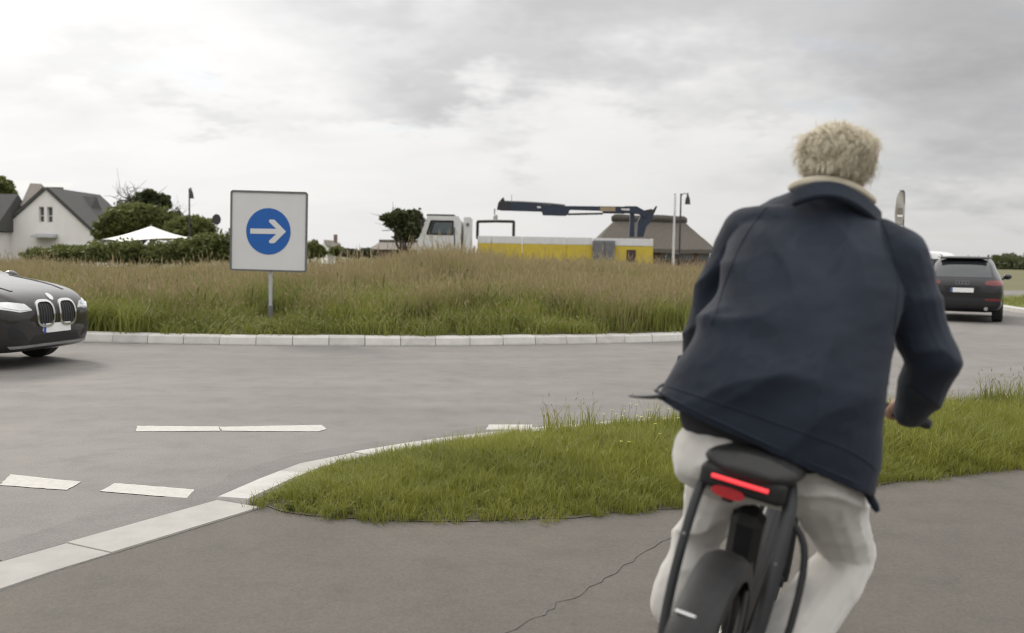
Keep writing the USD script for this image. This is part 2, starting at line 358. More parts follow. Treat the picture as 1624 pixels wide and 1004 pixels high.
# near grass verge between the ring and the cycle path
vb = [(-1.47, 5.6), (-1.26, 5.43), (-.92, 5.29), (-.57, 5.25), (.08, 5.32), (.94, 5.63), (2.45, 6.38), (3.68, 6.98), (6, 8.2), (9, 9.9), (12, 11.6)]
vt = [(CX + (RO + .03) * math.cos(a), CY + (RO + .03) * math.sin(a)) for a in np.linspace(-.80, -1.31, 24)]
vt = [p for p in vt if p[0] > 2.1] + [(2.0, 8.62), (.85, 8.17), (-.02, 7.66), (-.6, 7.22), (-.97, 6.85), (-1.24, 6.5), (-1.38, 6.08)]
verge = Polygon(vb + vt).buffer(0)
vring = verge.exterior
def VZ(P):
    from shapely import points, distance
    d = distance(vring, points(P)); return .014 + .075 * np.clip(d / .8, 0, 1) ** .8 + .02 * np.clip(d / 1.5, 0, 1) * meshkit.noise(np.column_stack([P * 1.3, 0 * d]), 2)
struct('verge_ground', sheet(verge, 0, VZ, .16), M['soil'], smooth=True)

# grit and dry soil that washes out of the verge over the edge of the path
M['dirt'] = mat('verge_dirt', (.085, .072, .050), .95, 0, 9, .5, 60, color2=(.14, .122, .092), detail=8)
vl = LineString(vb); pts = [[], []]
for s_ in np.linspace(0, vl.length, 260):
    a = np.array(vl.interpolate(s_).coords[0]); b = np.array(vl.interpolate(min(s_ + .05, vl.length)).coords[0]) - np.array(vl.interpolate(max(s_ - .05, 0)).coords[0]); b /= np.linalg.norm(b); nn = np.array([b[1], -b[0]])
    pts[0].append(tuple(a + nn * (.008 + .12 * max(0., float(meshkit.fbm(np.array([[s_ * 3.1, 0, 0]]), 5, 6)[0]) - .33)))); pts[1].append(tuple(a - nn * .05))
struct('verge_dirt', sheet(Polygon(pts[0] + pts[1][::-1]).buffer(0), .0125), M['dirt'])

# painted dashes: each one lies 4 mm over the road
mk = UsdGeom.Xform.Define(stage, '/World/road_markings').GetPrim(); tag(mk, kind='structure')
def dash(pts):
    P = Polygon([tuple(ground(*p)[:2]) for p in pts]); v = np.array(P.exterior.coords)[:-1]
    out = []
    for i in range(len(v)):       # worn, slightly irregular edges
        a, b = v[i], v[(i + 1) % len(v)]; n = max(2, int(np.linalg.norm(b - a) / .04))
        for t in np.arange(n) / n: out.append(a + (b - a) * t + rng.normal(0, .0035, 2))
    obj('dash', sheet(Polygon(out).buffer(0), .004), M['paint'], mk)
for q in [[(0, 770), (17, 753), (129, 765), (106, 778)], [(159, 780), (183, 767), (308, 777), (297, 791)], [(-160, 756), (-135, 741), (-38, 749), (-56, 763)],
          [(215, 685), (217, 676), (345, 677), (350, 684)], [(352, 684), (347, 677.5), (510, 674.5), (518, 681), (505, 685)], [(770, 682), (776, 674), (846, 674), (842, 682)]]:
    dash(q)

# patched tarmac along the kerb, darker and ragged
M['patch'] = asphalt('patch_asphalt', (.152, .144, .137))
kl = LineString(KA[1:] + KB[1:7]); pts = []
for side in (0, 1):
    row = []
    for s_ in np.linspace(.02, kl.length - .02, 60):
        a = np.array(kl.interpolate(s_).coords[0]); b = np.array(kl.interpolate(min(s_ + .05, kl.length)).coords[0]) - np.array(kl.interpolate(max(s_ - .05, 0)).coords[0]); b /= np.linalg.norm(b)
        wdt = .015 if side == 0 else .12 + .42 * float(meshkit.fbm(np.array([[s_ * 1.4, 0, 0]]), 4, 6)[0]) * min(1, (kl.length - s_) / .8, s_ / .3 + .3)
        row.append(tuple(a + np.array([-b[1], b[0]]) * wdt))
    pts += row if side == 0 else row[::-1]
struct('road_patch', sheet(Polygon(pts).buffer(0), .0035), M['patch'])

# ------------------------------------------------------------------ grass: tufts of separate blades, scattered
def tuft(n, R, h, hv, wid, lean, seed, heads=0.0, head_len=.12, head_w=.008):
    g = np.random.default_rng(seed); V, F, HV, HF = [], [], [], []
    for i in range(n):
        a, r = g.uniform(0, 2 * PI), R * math.sqrt(g.random()); b = np.array([r * math.cos(a), r * math.sin(a), -.02])
        hh = h * (1 + g.uniform(-hv, hv)); d = g.uniform(0, 2 * PI); l = abs(g.normal(lean, lean * .5)) * hh
        D = np.array([math.cos(d), math.sin(d), 0]); S = np.array([-math.sin(d + g.normal(0, .7)), math.cos(d + g.normal(0, .7)), 0]) * wid * g.uniform(.7, 1.3) / 2
        m1 = b + np.array([0, 0, hh * .55]) + D * l * .32; t = b + np.array([0, 0, hh * (1 - .25 * min(1, l / hh))]) + D * l
        k = len(V); V += [b - S, b + S, m1 - S * .8, m1 + S * .8, t]; F += [[k, k + 1, k + 3], [k, k + 3, k + 2], [k + 2, k + 3, k + 4]]
        if g.random() < heads:
            T = t - m1; T /= np.linalg.norm(T); L_ = head_len * g.uniform(.6, 1.3); q = S / np.linalg.norm(S)
            for ang in (0, PI / 2):
                q2 = q if ang == 0 else np.cross(T, q)
                k = len(HV); c = t - T * L_ * .3
                HV += [c, c + T * L_ * .45 + q2 * head_w * g.uniform(.7, 1.5), c + T * L_, c + T * L_ * .4 - q2 * head_w * g.uniform(.7, 1.5)]; HF += [[k, k + 1, k + 2], [k, k + 2, k + 3]]
    return (np.array(V), np.array(F)), (np.array(HV).reshape(-1, 3), np.array(HF).reshape(-1, 3))
def scatter(name, protos, pos, idx, scale, yaw, label=None, cat=None):
    """Copies of the tufts, each turned and scaled, joined into one mesh per kind of blade under one thing of kind stuff."""
    x = UsdGeom.Xform.Define(stage, f'/World/{name}').GetPrim(); tag(x, label, cat, kind='stuff'); acc = {}
    c, s_ = np.cos(yaw), np.sin(yaw)
    for k, pl in enumerate(protos):
        w = np.nonzero(idx == k)[0]
        if not len(w): continue
        for nm, (v, f), mt in pl:
            if not len(f): continue
            q = v[None] * scale[w][:, None]; q = np.stack([q[..., 0] * c[w, None] - q[..., 1] * s_[w, None], q[..., 0] * s_[w, None] + q[..., 1] * c[w, None], q[..., 2]], -1) + pos[w][:, None]
            d = acc.setdefault((nm, str(mt.GetPath())), [[], [], 0]); d[0].append(q.reshape(-1, 3)); d[1].append((f[None] + (np.arange(len(w)) * len(v))[:, None, None]).reshape(-1, 3) + d[2]); d[2] += len(w) * len(v)
    for (nm, mp), (vs, fs, _) in acc.items():
        p = f'{x.GetPath()}'; o = usdkit.mesh(stage, f'{p}/{numbered(p, nm)}', (np.vstack(vs), np.vstack(fs)), mp)
        tag(o.GetPrim(), kind='stuff')
    return x
M['blade_near'] = leafmat('verge_blades', [(.115, .128, .026), (.195, .206, .036), (.26, .26, .050), (.29, .275, .068), (.33, .285, .12)], .35)
M['blade_green'] = leafmat('meadow_green_blades', [(.15, .168, .040), (.215, .230, .052), (.27, .265, .072), (.31, .27, .10)], .35)
M['blade_dry'] = leafmat('meadow_dry_blades', [(.22, .22, .078), (.26, .24, .098), (.32, .275, .13), (.345, .285, .155), (.40, .335, .185)], .3)
M['heads'] = leafmat('seed_heads', [(.32, .26, .155), (.40, .325, .20), (.47, .385, .26)], .25)
M['weed'] = leafmat('broad_leaves', [(.060, .075, .022), (.085, .102, .028), (.115, .128, .036)], .3)

# ------------------------------------------------------------------ materials of the things
M['white_wall'] = mat('white_render_wall', (.62, .605, .59), .85, .05, 1.5, .15, 40)
M['slate'] = mat('dark_roof', (.046, .046, .044), .85, .2, 3, .4, 30, stretch=(1, 1, 4))
M['thatch'] = mat('thatch', (.088, .077, .064), .95, .25, 2.5, .6, 40, stretch=(3, 3, .6))
M['thatch_ridge'] = mat('thatch_ridge', (.054, .048, .041), .95, .25, 3, .6, 30)
M['brick'] = mat('dark_brick', (.15, .105, .085), .85, .3, 9, .2, 30)
M['greybrown'] = mat('grey_brown_cladding', (.17, .15, .13), .8, .15, 4)
M['glass'] = mat('window_glass', (.05, .055, .06), .08, .1, 3, spec=.6)
M['galv'] = mat('galvanised_steel', (.40, .41, .42), .45, .15, 7, .1, 60, metallic=.7)
M['sign_white'] = mat('sign_white_sheet', (.50, .50, .495), .45, .03, 2, .05, 90)
M['sign_blue'] = mat('sign_blue_sheet', (.004, .075, .29), .4, .06, 3)
M['sign_edge'] = mat('sign_edge', (.12, .12, .117), .5, .1, 8, metallic=.4)
M['black'] = mat('black_plastic', (.013, .013, .0135), .5, .25, 20, .12, 80, spec=.3)
M['rubber'] = mat('rubber', (.022, .022, .022), .85, .25, 18, .25, 90)
M['dark_metal'] = mat('dark_painted_metal', (.022, .023, .025), .4, .2, 9, spec=.4)
M['silver'] = mat('brushed_silver', (.55, .55, .54), .32, .06, 20, metallic=.9)
M['chrome'] = mat('chrome', (.62, .62, .62), .15, .03, 10, metallic=1.0)
M['car_black'] = mat('car_black_paint', (.011, .010, .0095), .4, .08, 4, coat=1.0, spec=.08)
M['car_grey'] = mat('car_dark_grey_paint', (.010, .010, .0115), .4, .08, 4, coat=.8, spec=.15)
M['car_glass'] = mat('car_glass', (.016, .018, .020), .05, .1, 3, spec=.7, coat=.3)
M['plate'] = mat('plate_white', (.66, .66, .65), .5, .04, 5)
M['plate_blue'] = mat('plate_blue', (.02, .06, .28), .5, .04, 5)
M['red_lens'] = mat('red_lens', (.085, .008, .008), .2, .15, 12, coat=.6)
M['red_bright'] = mat('tail_light_strip', (.85, .045, .055), .3, .02, 12, emis=.85)
M['red_reflector'] = mat('red_reflector', (.30, .015, .02), .25, .1, 40, coat=.5)
M['lamp_lens'] = mat('head_lamp_lens', (.50, .51, .52), .12, .12, 10, coat=1.0, metallic=.5)
M['truck_white'] = mat('truck_white', (.50, .50, .495), .5, .08, 3, .05, 40)
M['truck_yellow'] = mat('truck_yellow', (.42, .315, .03), .5, .10, 3, .05, 40)
M['crane_blue'] = mat('crane_blue', (.012, .018, .036), .45, .2, 4)
M['tan_label'] = mat('tan_plate', (.26, .20, .12), .6, .15, 8)
M['locker'] = mat('grey_locker', (.12, .12, .125), .5, .2, 5, metallic=.3)
M['canvas'] = mat('white_canvas', (.78, .77, .72), .8, .03, 2, .1, 20)
M['flag'] = mat('grey_beige_flag', (.33, .31, .285), .8, .2, 1.2)
M['bark'] = mat('bark', (.07, .058, .045), .95, .25, 12, .5, 40)
M['van_white'] = mat('van_white_paint', (.66, .66, .66), .4, .04, 3, coat=.5)
M['clear'] = panemat('clear_pane', (.50, .53, .53))
M['leaf_dark'] = leafmat('dark_leaves', [(.045, .055, .022), (.072, .084, .033), (.105, .114, .048)], .25)
M['leaf_mid'] = leafmat('mid_leaves', [(.095, .112, .034), (.14, .156, .048), (.185, .196, .070)], .3)
M['leaf_light'] = leafmat('light_leaves', [(.09, .11, .03), (.13, .145, .042), (.18, .185, .062)], .3)
M['leaf_grey'] = leafmat('grey_leaves', [(.060, .066, .040), (.085, .088, .055), (.11, .108, .07)], .25)

# ------------------------------------------------------------------ roundabout arrow sign
def mk_sign():
    c = at(426.5, 367, 16.6); s = 16.6 / PF; hw = 122 * s / 2; hh = 127 * s / 2
    base = ground(428, 518, .2); gz = float(GZ(np.array([[c[0], c[1]]]))[0])
    t = thing('traffic_sign', 'square white sign with a blue disc and white right arrow on a grey post', 'traffic sign', loc=(c[0], c[1], gz))
    Z = c[2] - gz; sq = affinity.rotate(sbox(-hw, -hh, hw, hh).buffer(-.05).buffer(.05, 8), -.6)
    place = lambda m: mtx(m, trimesh.transformations.translation_matrix([0, 0, Z]))
    obj('panel', place(xz(sq.buffer(-.004), -.012, .02)), M['sign_white'], t)
    obj('frame', place(xz(sq.difference(sq.buffer(-.032)), -.022, .034)), M['sign_edge'], t, smooth=False)
    dc = (461 - 391) * s / 2; hd = (404 - 331) * s / 2
    dx = (426 - 426.5) * s
    disc = affinity.scale(Point(0, 0).buffer(1, 48), dc, hd)
    q = lambda p: affinity.translate(p, dx, 0)
    d = obj('disc', place(xz(q(disc), -.016, .004)), M['sign_blue'], t)
    u = s; ar = Polygon([(-28.6 * u, 4.1 * u), (12.5 * u, 4.1 * u), (1.0 * u, 15 * u), (1.2 * u, 17.5 * u), (3 * u, 18.6 * u), (9.5 * u, 18.6 * u), (27.8 * u, 0), (9.5 * u, -18.6 * u), (3 * u, -18.6 * u), (1.2 * u, -17.5 * u), (1.0 * u, -15 * u), (12.5 * u, -4.1 * u), (-28.6 * u, -4.1 * u)])
    obj('arrow', place(xz(q(ar.buffer(-.006).buffer(.006)), -.019, .003)), M['sign_white'], d)
    obj('post', tube([[.02, .035, -.1], [.02, .035, .02], [.02, .035, Z + hh * .9]], .032, 14), M['galv'], t, smooth=40)
    obj('post_cap', sph([.02, .035, Z + hh * .9], [.034, .034, .02]), M['black'], t, smooth=True)
    for dz in (-.35, .35):
        obj('clamp', [cbox([.02, .022, Z + dz], [hw * 1.5, .018, .04], .003), cbox([.02, .05, Z + dz], [.1, .05, .05], .008)], M['galv'], t)
    obj('sleeve', tube([[.02, .035, -.05], [.02, .035, .34], [.02, .035, .36]], [.048, .046, .034], 14), M['sign_edge'], t, smooth=40)
mk_sign()

# ------------------------------------------------------------------ cars
def loft_car(st, seg=2):
    """st: rows (x, bottom, belt, top, half width, half width of the roof). Returns a smooth closed body, front towards +x."""
    rows = []
    for x, zb, zbelt, zr, w, wr in st:
        zm = zb + .45 * (zbelt - zb)
        half = [(0, zb), (w * .55, zb), (w * .88, zb + .01), (w * .96, zb + .10), (w * .995, zm), (w * 1.0, zbelt - .16 * (zbelt - zb)), (w * .965, zbelt),
                (wr + .45 * (w * .965 - wr), zbelt + .42 * (zr - zbelt)), (wr + .06 * w, zr - .13 * (zr - zbelt) - .012), (wr * .80, zr - .012), (wr * .4, zr), (0, zr)]
        ringp = half + [(-y, z) for y, z in half[-2:0:-1]]
        rows.append([(x, y, z) for y, z in ringp])
    n = len(rows[0]); V = [p for r in rows for p in r]; F = []
    for i in range(len(rows) - 1):
        for j in range(n):
            a, b = i * n + j, i * n + (j + 1) % n
            F += [[a, b, b + n], [a, b + n, a + n]]
    for e, i in ((0, 0), (1, len(rows) - 1)):
        c = len(V); V.append(list(np.mean(rows[i], axis=0)))
        for j in range(n):
            a, b = i * n + j, i * n + (j + 1) % n
            F.append([c, b, a] if e == 0 else [c, a, b])
    m = trimesh.Trimesh(np.array(V, float), np.array(F), process=True); m.fix_normals()
    m = m.subdivide_loop(seg); return m
def conform(body, poly, axis, lift=.004, thick=.01, step=.025):
    """A panel laid on the body: the polygon's plane is (y,z) seen from front ('+x') or back ('-x'), (x,z) from a side ('+y','-y'), (x,y) from above."""
    from shapely import contains_xy
    from scipy.spatial import Delaunay
    poly = poly.buffer(0); x0, y0, x1, y1 = poly.bounds
    gx, gy = np.meshgrid(np.arange(x0 + step / 2, x1, step), np.arange(y0 + step / 2, y1, step)); P = np.column_stack([gx.ravel(), gy.ravel()])
    P = P[contains_xy(poly.buffer(-step * .35), P[:, 0], P[:, 1])] if len(P) else P
    rings = [poly.exterior] + list(poly.interiors)
    E = np.vstack([[r.interpolate(d).coords[0] for d in np.linspace(0, r.length, max(12, int(r.length / step * 1.3)), endpoint=False)] for r in rings])
    P = np.vstack([P, E]); T = Delaunay(P).simplices; c = P[T].mean(1); T = T[contains_xy(poly, c[:, 0], c[:, 1])]
    D = {'+x': (1, 0, 0), '-x': (-1, 0, 0), '+y': (0, 1, 0), '-y': (0, -1, 0), '+z': (0, 0, 1)}[axis]; D = np.array(D, float)
    if 'x' in axis: O = np.column_stack([np.zeros(len(P)), P])
    elif 'y' in axis: O = np.column_stack([P[:, 0], np.zeros(len(P)), P[:, 1]])
    else: O = np.column_stack([P, np.zeros(len(P))])
    O = O + D * 10
    loc, ri, ti = body.ray.intersects_location(O, np.tile(-D, (len(P), 1)), multiple_hits=False)
    k = 'xyz'.index(axis[1]); val = np.full(len(P), np.nan); val[ri] = loc[:, k]; nr = np.tile(D, (len(P), 1)).astype(float); nr[ri] = body.face_normals[ti]
    if np.isnan(val).any():
        ok = ~np.isnan(val)
        from scipy.spatial import cKDTree
        val[~ok] = val[ok][cKDTree(P[ok]).query(P[~ok])[1]]
    S = O.copy(); S[:, k] = val; nr = nr * .5 + D * .5; nr /= np.linalg.norm(nr, axis=1)[:, None]
    a, b = S + nr * lift, S - nr * thick; n = len(P); V = np.vstack([a, b])
    m = trimesh.Trimesh(V[:n], T, process=False)
    if (m.face_normals @ D).sum() < 0: T = T[:, ::-1]
    ed = np.vstack([T[:, [0, 1]], T[:, [1, 2]], T[:, [2, 0]]]); key = {tuple(e) for e in ed}; F = np.vstack([T, T[:, ::-1] + n]).tolist()
    for u, v in key:
        if (v, u) not in key: F += [[u, u + n, v + n], [u, v + n, v]]
    return trimesh.Trimesh(V, np.array(F), process=False)
def ell(cx, cy, a, b, k=2.6, n=40):
    t = np.linspace(0, 2 * PI, n, endpoint=False); return Polygon(np.column_stack([cx + a * np.sign(np.cos(t)) * abs(np.cos(t)) ** (2 / k), cy + b * np.sign(np.sin(t)) * abs(np.sin(t)) ** (2 / k)]))
def wheel(t, c, R, wdt, side):
    w = obj('wheel', mtx(lathe([(R * .62, -wdt / 2), (R * .93, -wdt / 2), (R, -wdt * .36), (R, wdt * .36), (R * .93, wdt / 2), (R * .62, wdt / 2), (R * .62, -wdt / 2)], 40, 'y'), trimesh.transformations.translation_matrix(c)), M['rubber'], t, smooth=35)
    y = side * wdt * .36; parts = [mtx(lathe([(R * .56, -.01), (R * .66, -.02), (R * .66, .02), (R * .60, .03), (R * .56, -.01)], 40, 'y'), trimesh.transformations.translation_matrix([0, y, 0])), mtx(lathe([(0, -.02), (.08, -.02), (.07, .03), (0, .035)], 20, 'y'), trimesh.transformations.translation_matrix([0, y, 0]))]
    for k in range(5):
        a = k * 2 * PI / 5; d = np.array([math.cos(a), 0, math.sin(a)]); p = np.array([-math.sin(a), 0, math.cos(a)])
        parts.append(hullpts([d * .05 + p * s_ * .05 + np.array([0, y + e, 0]) for s_ in (-1, 1) for e in (-.012, .012)] + [d * R * .62 + p * s_ * .035 + np.array([0, y + e, 0]) for s_ in (-1, 1) for e in (-.012, .012)]))
    m = trimesh.util.concatenate(parts); m.apply_translation(c)
    obj('rim', m, M['silver'], w)
def arches(body, axles, R, W):
    b = man(body)
    for x in axles:
        for s_ in (-1, 1):
            c = m3.Manifold.cylinder(.34, R * 1.13, R * 1.13, 40).rotate([90, 0, 0]).translate([x, s_ * W + .17, R])
            b = b - c
    return tm(b)
def number_plate(t, body, axis, z, y0=0.0, h=.11, w=.52):
    p = obj('number_plate', conform(body, sbox(y0 - w / 2, z - h / 2, y0 + w / 2, z + h / 2), axis, .014, .006, .05), M['plate'], t)
    s_ = 1 if axis == '-x' else -1
    obj('country_band', conform(body, sbox(*sorted([y0 + s_ * (w / 2 - .045)]), z - h / 2, y0 + s_ * (w / 2 - .004), z + h / 2) if s_ > 0 else sbox(y0 - w / 2 + .004, z - h / 2, y0 - w / 2 + .045, z + h / 2), axis, .017, .004, .03), M['plate_blue'], p)

def mk_black_car():
    st = [(0.0, .36, .60, .665, .50, .40), (-.03, .26, .66, .78, .70, .50), (-.12, .20, .76, .885, .815, .60), (-.32, .18, .86, .965, .875, .68), (-.65, .18, .925, 1.03, .905, .72), (-1.05, .18, .965, 1.085, .912, .73),
          (-1.28, .18, .98, 1.125, .912, .70), (-1.62, .18, .985, 1.34, .912, .62), (-1.95, .18, .99, 1.51, .912, .58), (-2.35, .18, .99, 1.57, .912, .57), (-3.0, .18, 1.0, 1.57, .912, .56), (-3.7, .19, 1.01, 1.51, .905, .53), (-4.1, .22, 1.02, 1.36, .88, .50), (-4.32, .28, .98, 1.06, .80, .48), (-4.39, .40, .80, .86, .62, .42)]
    b0 = loft_car(st); p = at(56, 560, 11.6); ang = math.radians(-11)
    t = thing('car', 'shiny black car nosing in at the left edge with a chrome twin grille', 'car', loc=(p[0], 12.15, 0), rz=ang)
    body = arches(b0, (-.86, -3.53), .33, .90)
    obj('body', body, M['car_black'], t, smooth=38)
    for x in (-.86, -3.53):
        for s_ in (-1, 1): wheel(t, [x, s_ * .79, .33], .33, .215, s_)
    for s_ in (-1, 1):
        k = ell(s_ * .21, .655, .165, .165, 3.2)
        gr = obj('grille', conform(b0, k.buffer(-.022), '+x', .003, .01), M['black'], t)
        for j in range(6):
            y = s_ * .21 - .115 + j * .046
            obj('grille_bar', conform(b0, sbox(y - .006, .655 - .12, y + .006, .655 + .12), '+x', .009, .004), M['dark_metal'], gr)
        obj('grille_surround', conform(b0, k.difference(k.buffer(-.028)), '+x', .022, .012, .012), M['chrome'], t, smooth=30)
        hl = Polygon([(s_ * .44, .705), (s_ * .52, .775), (s_ * .70, .80), (s_ * .80, .80), (s_ * .80, .73), (s_ * .62, .69)])
        h = obj('headlight', conform(b0, hl.buffer(.006), '+x', .006, .012, .018), M['lamp_lens'], t, smooth=30)
        sl = Polygon([(-.13, .73), (-.40, .755), (-.46, .80), (-.30, .815), (-.13, .79)]); obj('headlight_flank', conform(b0, sl, '+y' if s_ > 0 else '-y', .006, .012, .02), M['lamp_lens'], h, smooth=30)
        obj('running_light', conform(b0, Polygon([(s_ * .47, .713), (s_ * .62, .705), (s_ * .78, .742), (s_ * .78, .758), (s_ * .62, .722), (s_ * .48, .728)]), '+x', .012, .008, .02), M['plate'], h)
        obj('bumper_intake', conform(b0, Polygon([(s_ * .50, .34), (s_ * .74, .38), (s_ * .76, .50), (s_ * .70, .52), (s_ * .56, .42)]), '+x', .004, .008), M['black'], t)
        obj('mirror', [sph([-1.42, s_ * 1.0, 1.06], [.09, .11, .075]), tube([[-1.42, s_ * .88, 1.0], [-1.42, s_ * .97, 1.04]], .03, 8)], M['car_black'], t, smooth=True)
        obj('side_window', conform(b0, Polygon([(-1.55, 1.05), (-2.0, 1.40), (-2.35, 1.46), (-3.2, 1.45), (-3.75, 1.36), (-3.9, 1.10), (-2.5, 1.05)]), '+y' if s_ > 0 else '-y', .004, .01, .06), M['car_glass'], t, smooth=30)
        dr = obj('door', conform(b0, sbox(-2.5, .30, -1.45, 1.02), '+y' if s_ > 0 else '-y', .004, .01, .06), M['car_black'], t, smooth=30)
        obj('handle', cbox([-2.32, s_ * .925, .90], [.18, .03, .03], .01), M['car_black'], dr)
    obj('lower_grille', conform(b0, Polygon([(-.48, .30), (.48, .30), (.40, .40), (-.40, .40)]), '+x', .003, .01), M['black'], t)
    obj('bumper_trim', conform(b0, Polygon([(-.70, .255), (.70, .255), (.74, .285), (-.74, .285)]), '+x', .010, .006), M['galv'], t)
    number_plate(t, b0, '+x', .475)
    obj('bonnet_badge', conform(b0, ell(-.10, 0, .045, .045, 2), '+z', .008, .006, .012), M['silver'], t)
    for s_ in (-1, 1):
        obj('bonnet_crease', conform(b0, Polygon([(-.25, s_ * .46), (-1.15, s_ * .62), (-1.15, s_ * .645), (-.25, s_ * .50)]), '+z', .008, .006, .03), M['car_black'], t, smooth=30)
    obj('windscreen', conform(b0, Polygon([(-1.34, -.66), (-1.92, -.55), (-1.92, .55), (-1.34, .66)]), '+z', .005, .008, .05), M['car_glass'], t, smooth=30)
mk_black_car()

def mk_suv():
    st = [(0.0, .40, .66, .74, .55, .42), (-.05, .30, .74, .86, .76, .56), (-.2, .24, .86, .98, .87, .68), (-.6, .22, .96, 1.07, .93, .74), (-1.2, .22, 1.0, 1.13, .945, .74), (-1.4, .22, 1.02, 1.19, .945, .70),
          (-1.95, .22, 1.03, 1.55, .945, .62), (-2.4, .22, 1.03, 1.65, .945, .61), (-3.1, .22, 1.04, 1.66, .945, .61), (-3.8, .22, 1.05, 1.635, .945, .60), (-4.12, .24, 1.05, 1.58, .935, .58), (-4.38, .27, 1.05, 1.33, .925, .60), (-4.53, .30, 1.02, 1.14, .91, .66), (-4.62, .34, .93, 1.03, .89, .66), (-4.66, .42, .80, .90, .80, .60)]
    b0 = loft_car(st); c = at(1524, 508, 24.6); hd = math.radians(90 - 26)
    f = np.array([math.cos(hd), math.sin(hd)]); org = np.array([c[0], c[1]]) + f * 4.5
    t = thing('car', 'dark grey car seen from behind beyond the cyclist, driving away', 'car', loc=(org[0], org[1], 0), rz=hd)
    obj('body', arches(b0, (-.90, -3.72), .37, .93), M['car_grey'], t, smooth=38)
    for x in (-.90, -3.72):
        for s_ in (-1, 1): wheel(t, [x, s_ * .81, .37], .37, .25, s_)
    obj('rear_window', conform(b0, Polygon([(-.66, 1.12), (.66, 1.12), (.56, 1.50), (.45, 1.535), (-.45, 1.535), (-.56, 1.50)]), '-x', .005, .01, .05), M['car_glass'], t, smooth=30)
    obj('roof_spoiler', hullpts([[-4.02, y, 1.635] for y in (-.56, .56)] + [[-4.26, y, 1.60] for y in (-.55, .55)] + [[-4.24, y, 1.575] for y in (-.55, .55)] + [[-4.0, y, 1.58] for y in (-.56, .56)]), M['black'], t)
    for s_ in (-1, 1):
        tl = Polygon([(s_ * .50, .945), (s_ * .52, 1.035), (s_ * .80, 1.06), (s_ * .90, 1.03), (s_ * .90, .93), (s_ * .72, .915)])
        obj('tail_light', conform(b0, tl, '-x', .008, .012, .03), M['red_lens'], t, smooth=30)
        obj('rear_reflector', conform(b0, sbox(*sorted([s_ * .52, s_ * .86])[:1], .545, sorted([s_ * .52, s_ * .86])[1], .60), '-x', .008, .008, .03), M['red_lens'], t)
        obj('side_window', conform(b0, Polygon([(-1.7, 1.10), (-2.15, 1.46), (-2.5, 1.53), (-3.6, 1.52), (-4.05, 1.42), (-4.2, 1.16), (-2.6, 1.10)]), '+y' if s_ > 0 else '-y', .004, .01, .06), M['car_glass'], t, smooth=30)
        obj('roof_rail', tube(smooth_path([[-2.1, s_ * .60, 1.60], [-2.3, s_ * .60, 1.68], [-3.2, s_ * .60, 1.695], [-3.9, s_ * .59, 1.66], [-4.0, s_ * .59, 1.61]], 12), .014, 6), M['galv'], t)
        obj('mirror', [sph([-1.55, s_ * 1.03, 1.12], [.09, .11, .08]), tube([[-1.55, s_ * .9, 1.05], [-1.55, s_ * 1.0, 1.10]], .03, 8)], M['car_grey'], t, smooth=True)
        obj('exhaust', tube([[-4.3, s_ * .55, .36], [-4.6, s_ * .55, .35], [-4.64, s_ * .55, .35]], .045, 14), M['chrome'], t)
    obj('rear_bumper', conform(b0, Polygon([(-.86, .42), (.86, .42), (.88, .50), (.60, .53), (-.60, .53), (-.88, .50)]), '-x', .012, .01, .04), M['black'], t)
    obj('tailgate_recess', conform(b0, Polygon([(-.36, .72), (.36, .72), (.42, .90), (-.42, .90)]), '-x', .004, .006, .04), M['black'], t)
    number_plate(t, b0, '-x', .80)
    rings = []
    for k in range(4):
        tt = np.linspace(0, 2 * PI, 20); rings.append(np.column_stack([(k - 1.5) * .075 + .045 * np.cos(tt), .985 + .045 * np.sin(tt)]))
    obj('emblem', [conform(b0, LineString(r).buffer(.005), '-x', .010, .006, .02) for r in rings], M['locker'], t)
    obj('wiper', tube([[-4.50, 0, 1.16], [-4.46, .2, 1.18], [-4.42, .42, 1.22]], .010, 6), M['black'], t)
mk_suv()

def mk_van():
    """White panel van further along the same lane, mostly hidden by the cyclist."""
    c = at(1462, 445, 44.0); hd = math.radians(90 - 34); f = np.array([math.cos(hd), math.sin(hd)])
    t = thing('van', 'white panel van ahead of the dark grey car, half hidden by the cyclist', 'van', loc=(c[0] + f[0] * 4.8, c[1] + f[1] * 4.8, 0), rz=hd)
    st = [(0, .45, .75, .85, .65, .5), (-.1, .35, .85, 1.0, .85, .6), (-.7, .3, 1.0, 1.15, .95, .72), (-1.0, .3, 1.05, 1.3, .96, .78), (-1.5, .3, 1.1, 1.85, .97, .80), (-1.9, .3, 1.1, 1.98, .97, .82), (-3.5, .3, 1.1, 2.0, .97, .82), (-4.6, .3, 1.1, 1.99, .97, .82), (-4.75, .32, 1.1, 1.95, .96, .82), (-4.8, .4, 1.05, 1.85, .92, .78)]
    b0 = loft_car(st); obj('body', arches(b0, (-.9, -3.9), .34, .93), M['van_white'], t, smooth=38)
    for x in (-.9, -3.9):
        for s_ in (-1, 1): wheel(t, [x, s_ * .83, .34], .34, .22, s_)
    for s_ in (-1, 1):
        d = obj('rear_door', conform(b0, sbox(*sorted([s_ * .02, s_ * .78])[:1], .50, sorted([s_ * .02, s_ * .78])[1], 1.80), '-x', .008, .008, .06), M['van_white'], t)
        obj('rear_window', conform(b0, sbox(*sorted([s_ * .12, s_ * .66])[:1], 1.22, sorted([s_ * .12, s_ * .66])[1], 1.65), '-x', .014, .004, .06), M['car_glass'], d)
        obj('tail_light', conform(b0, sbox(*sorted([s_ * .80, s_ * .88])[:1], .75, sorted([s_ * .80, s_ * .88])[1], 1.15), '-x', .010, .008, .04), M['red_lens'], t)
    obj('bumper', cbox([-4.80, 0, .45], [.10, 1.75, .16], .03), M['black'], t)
mk_van()

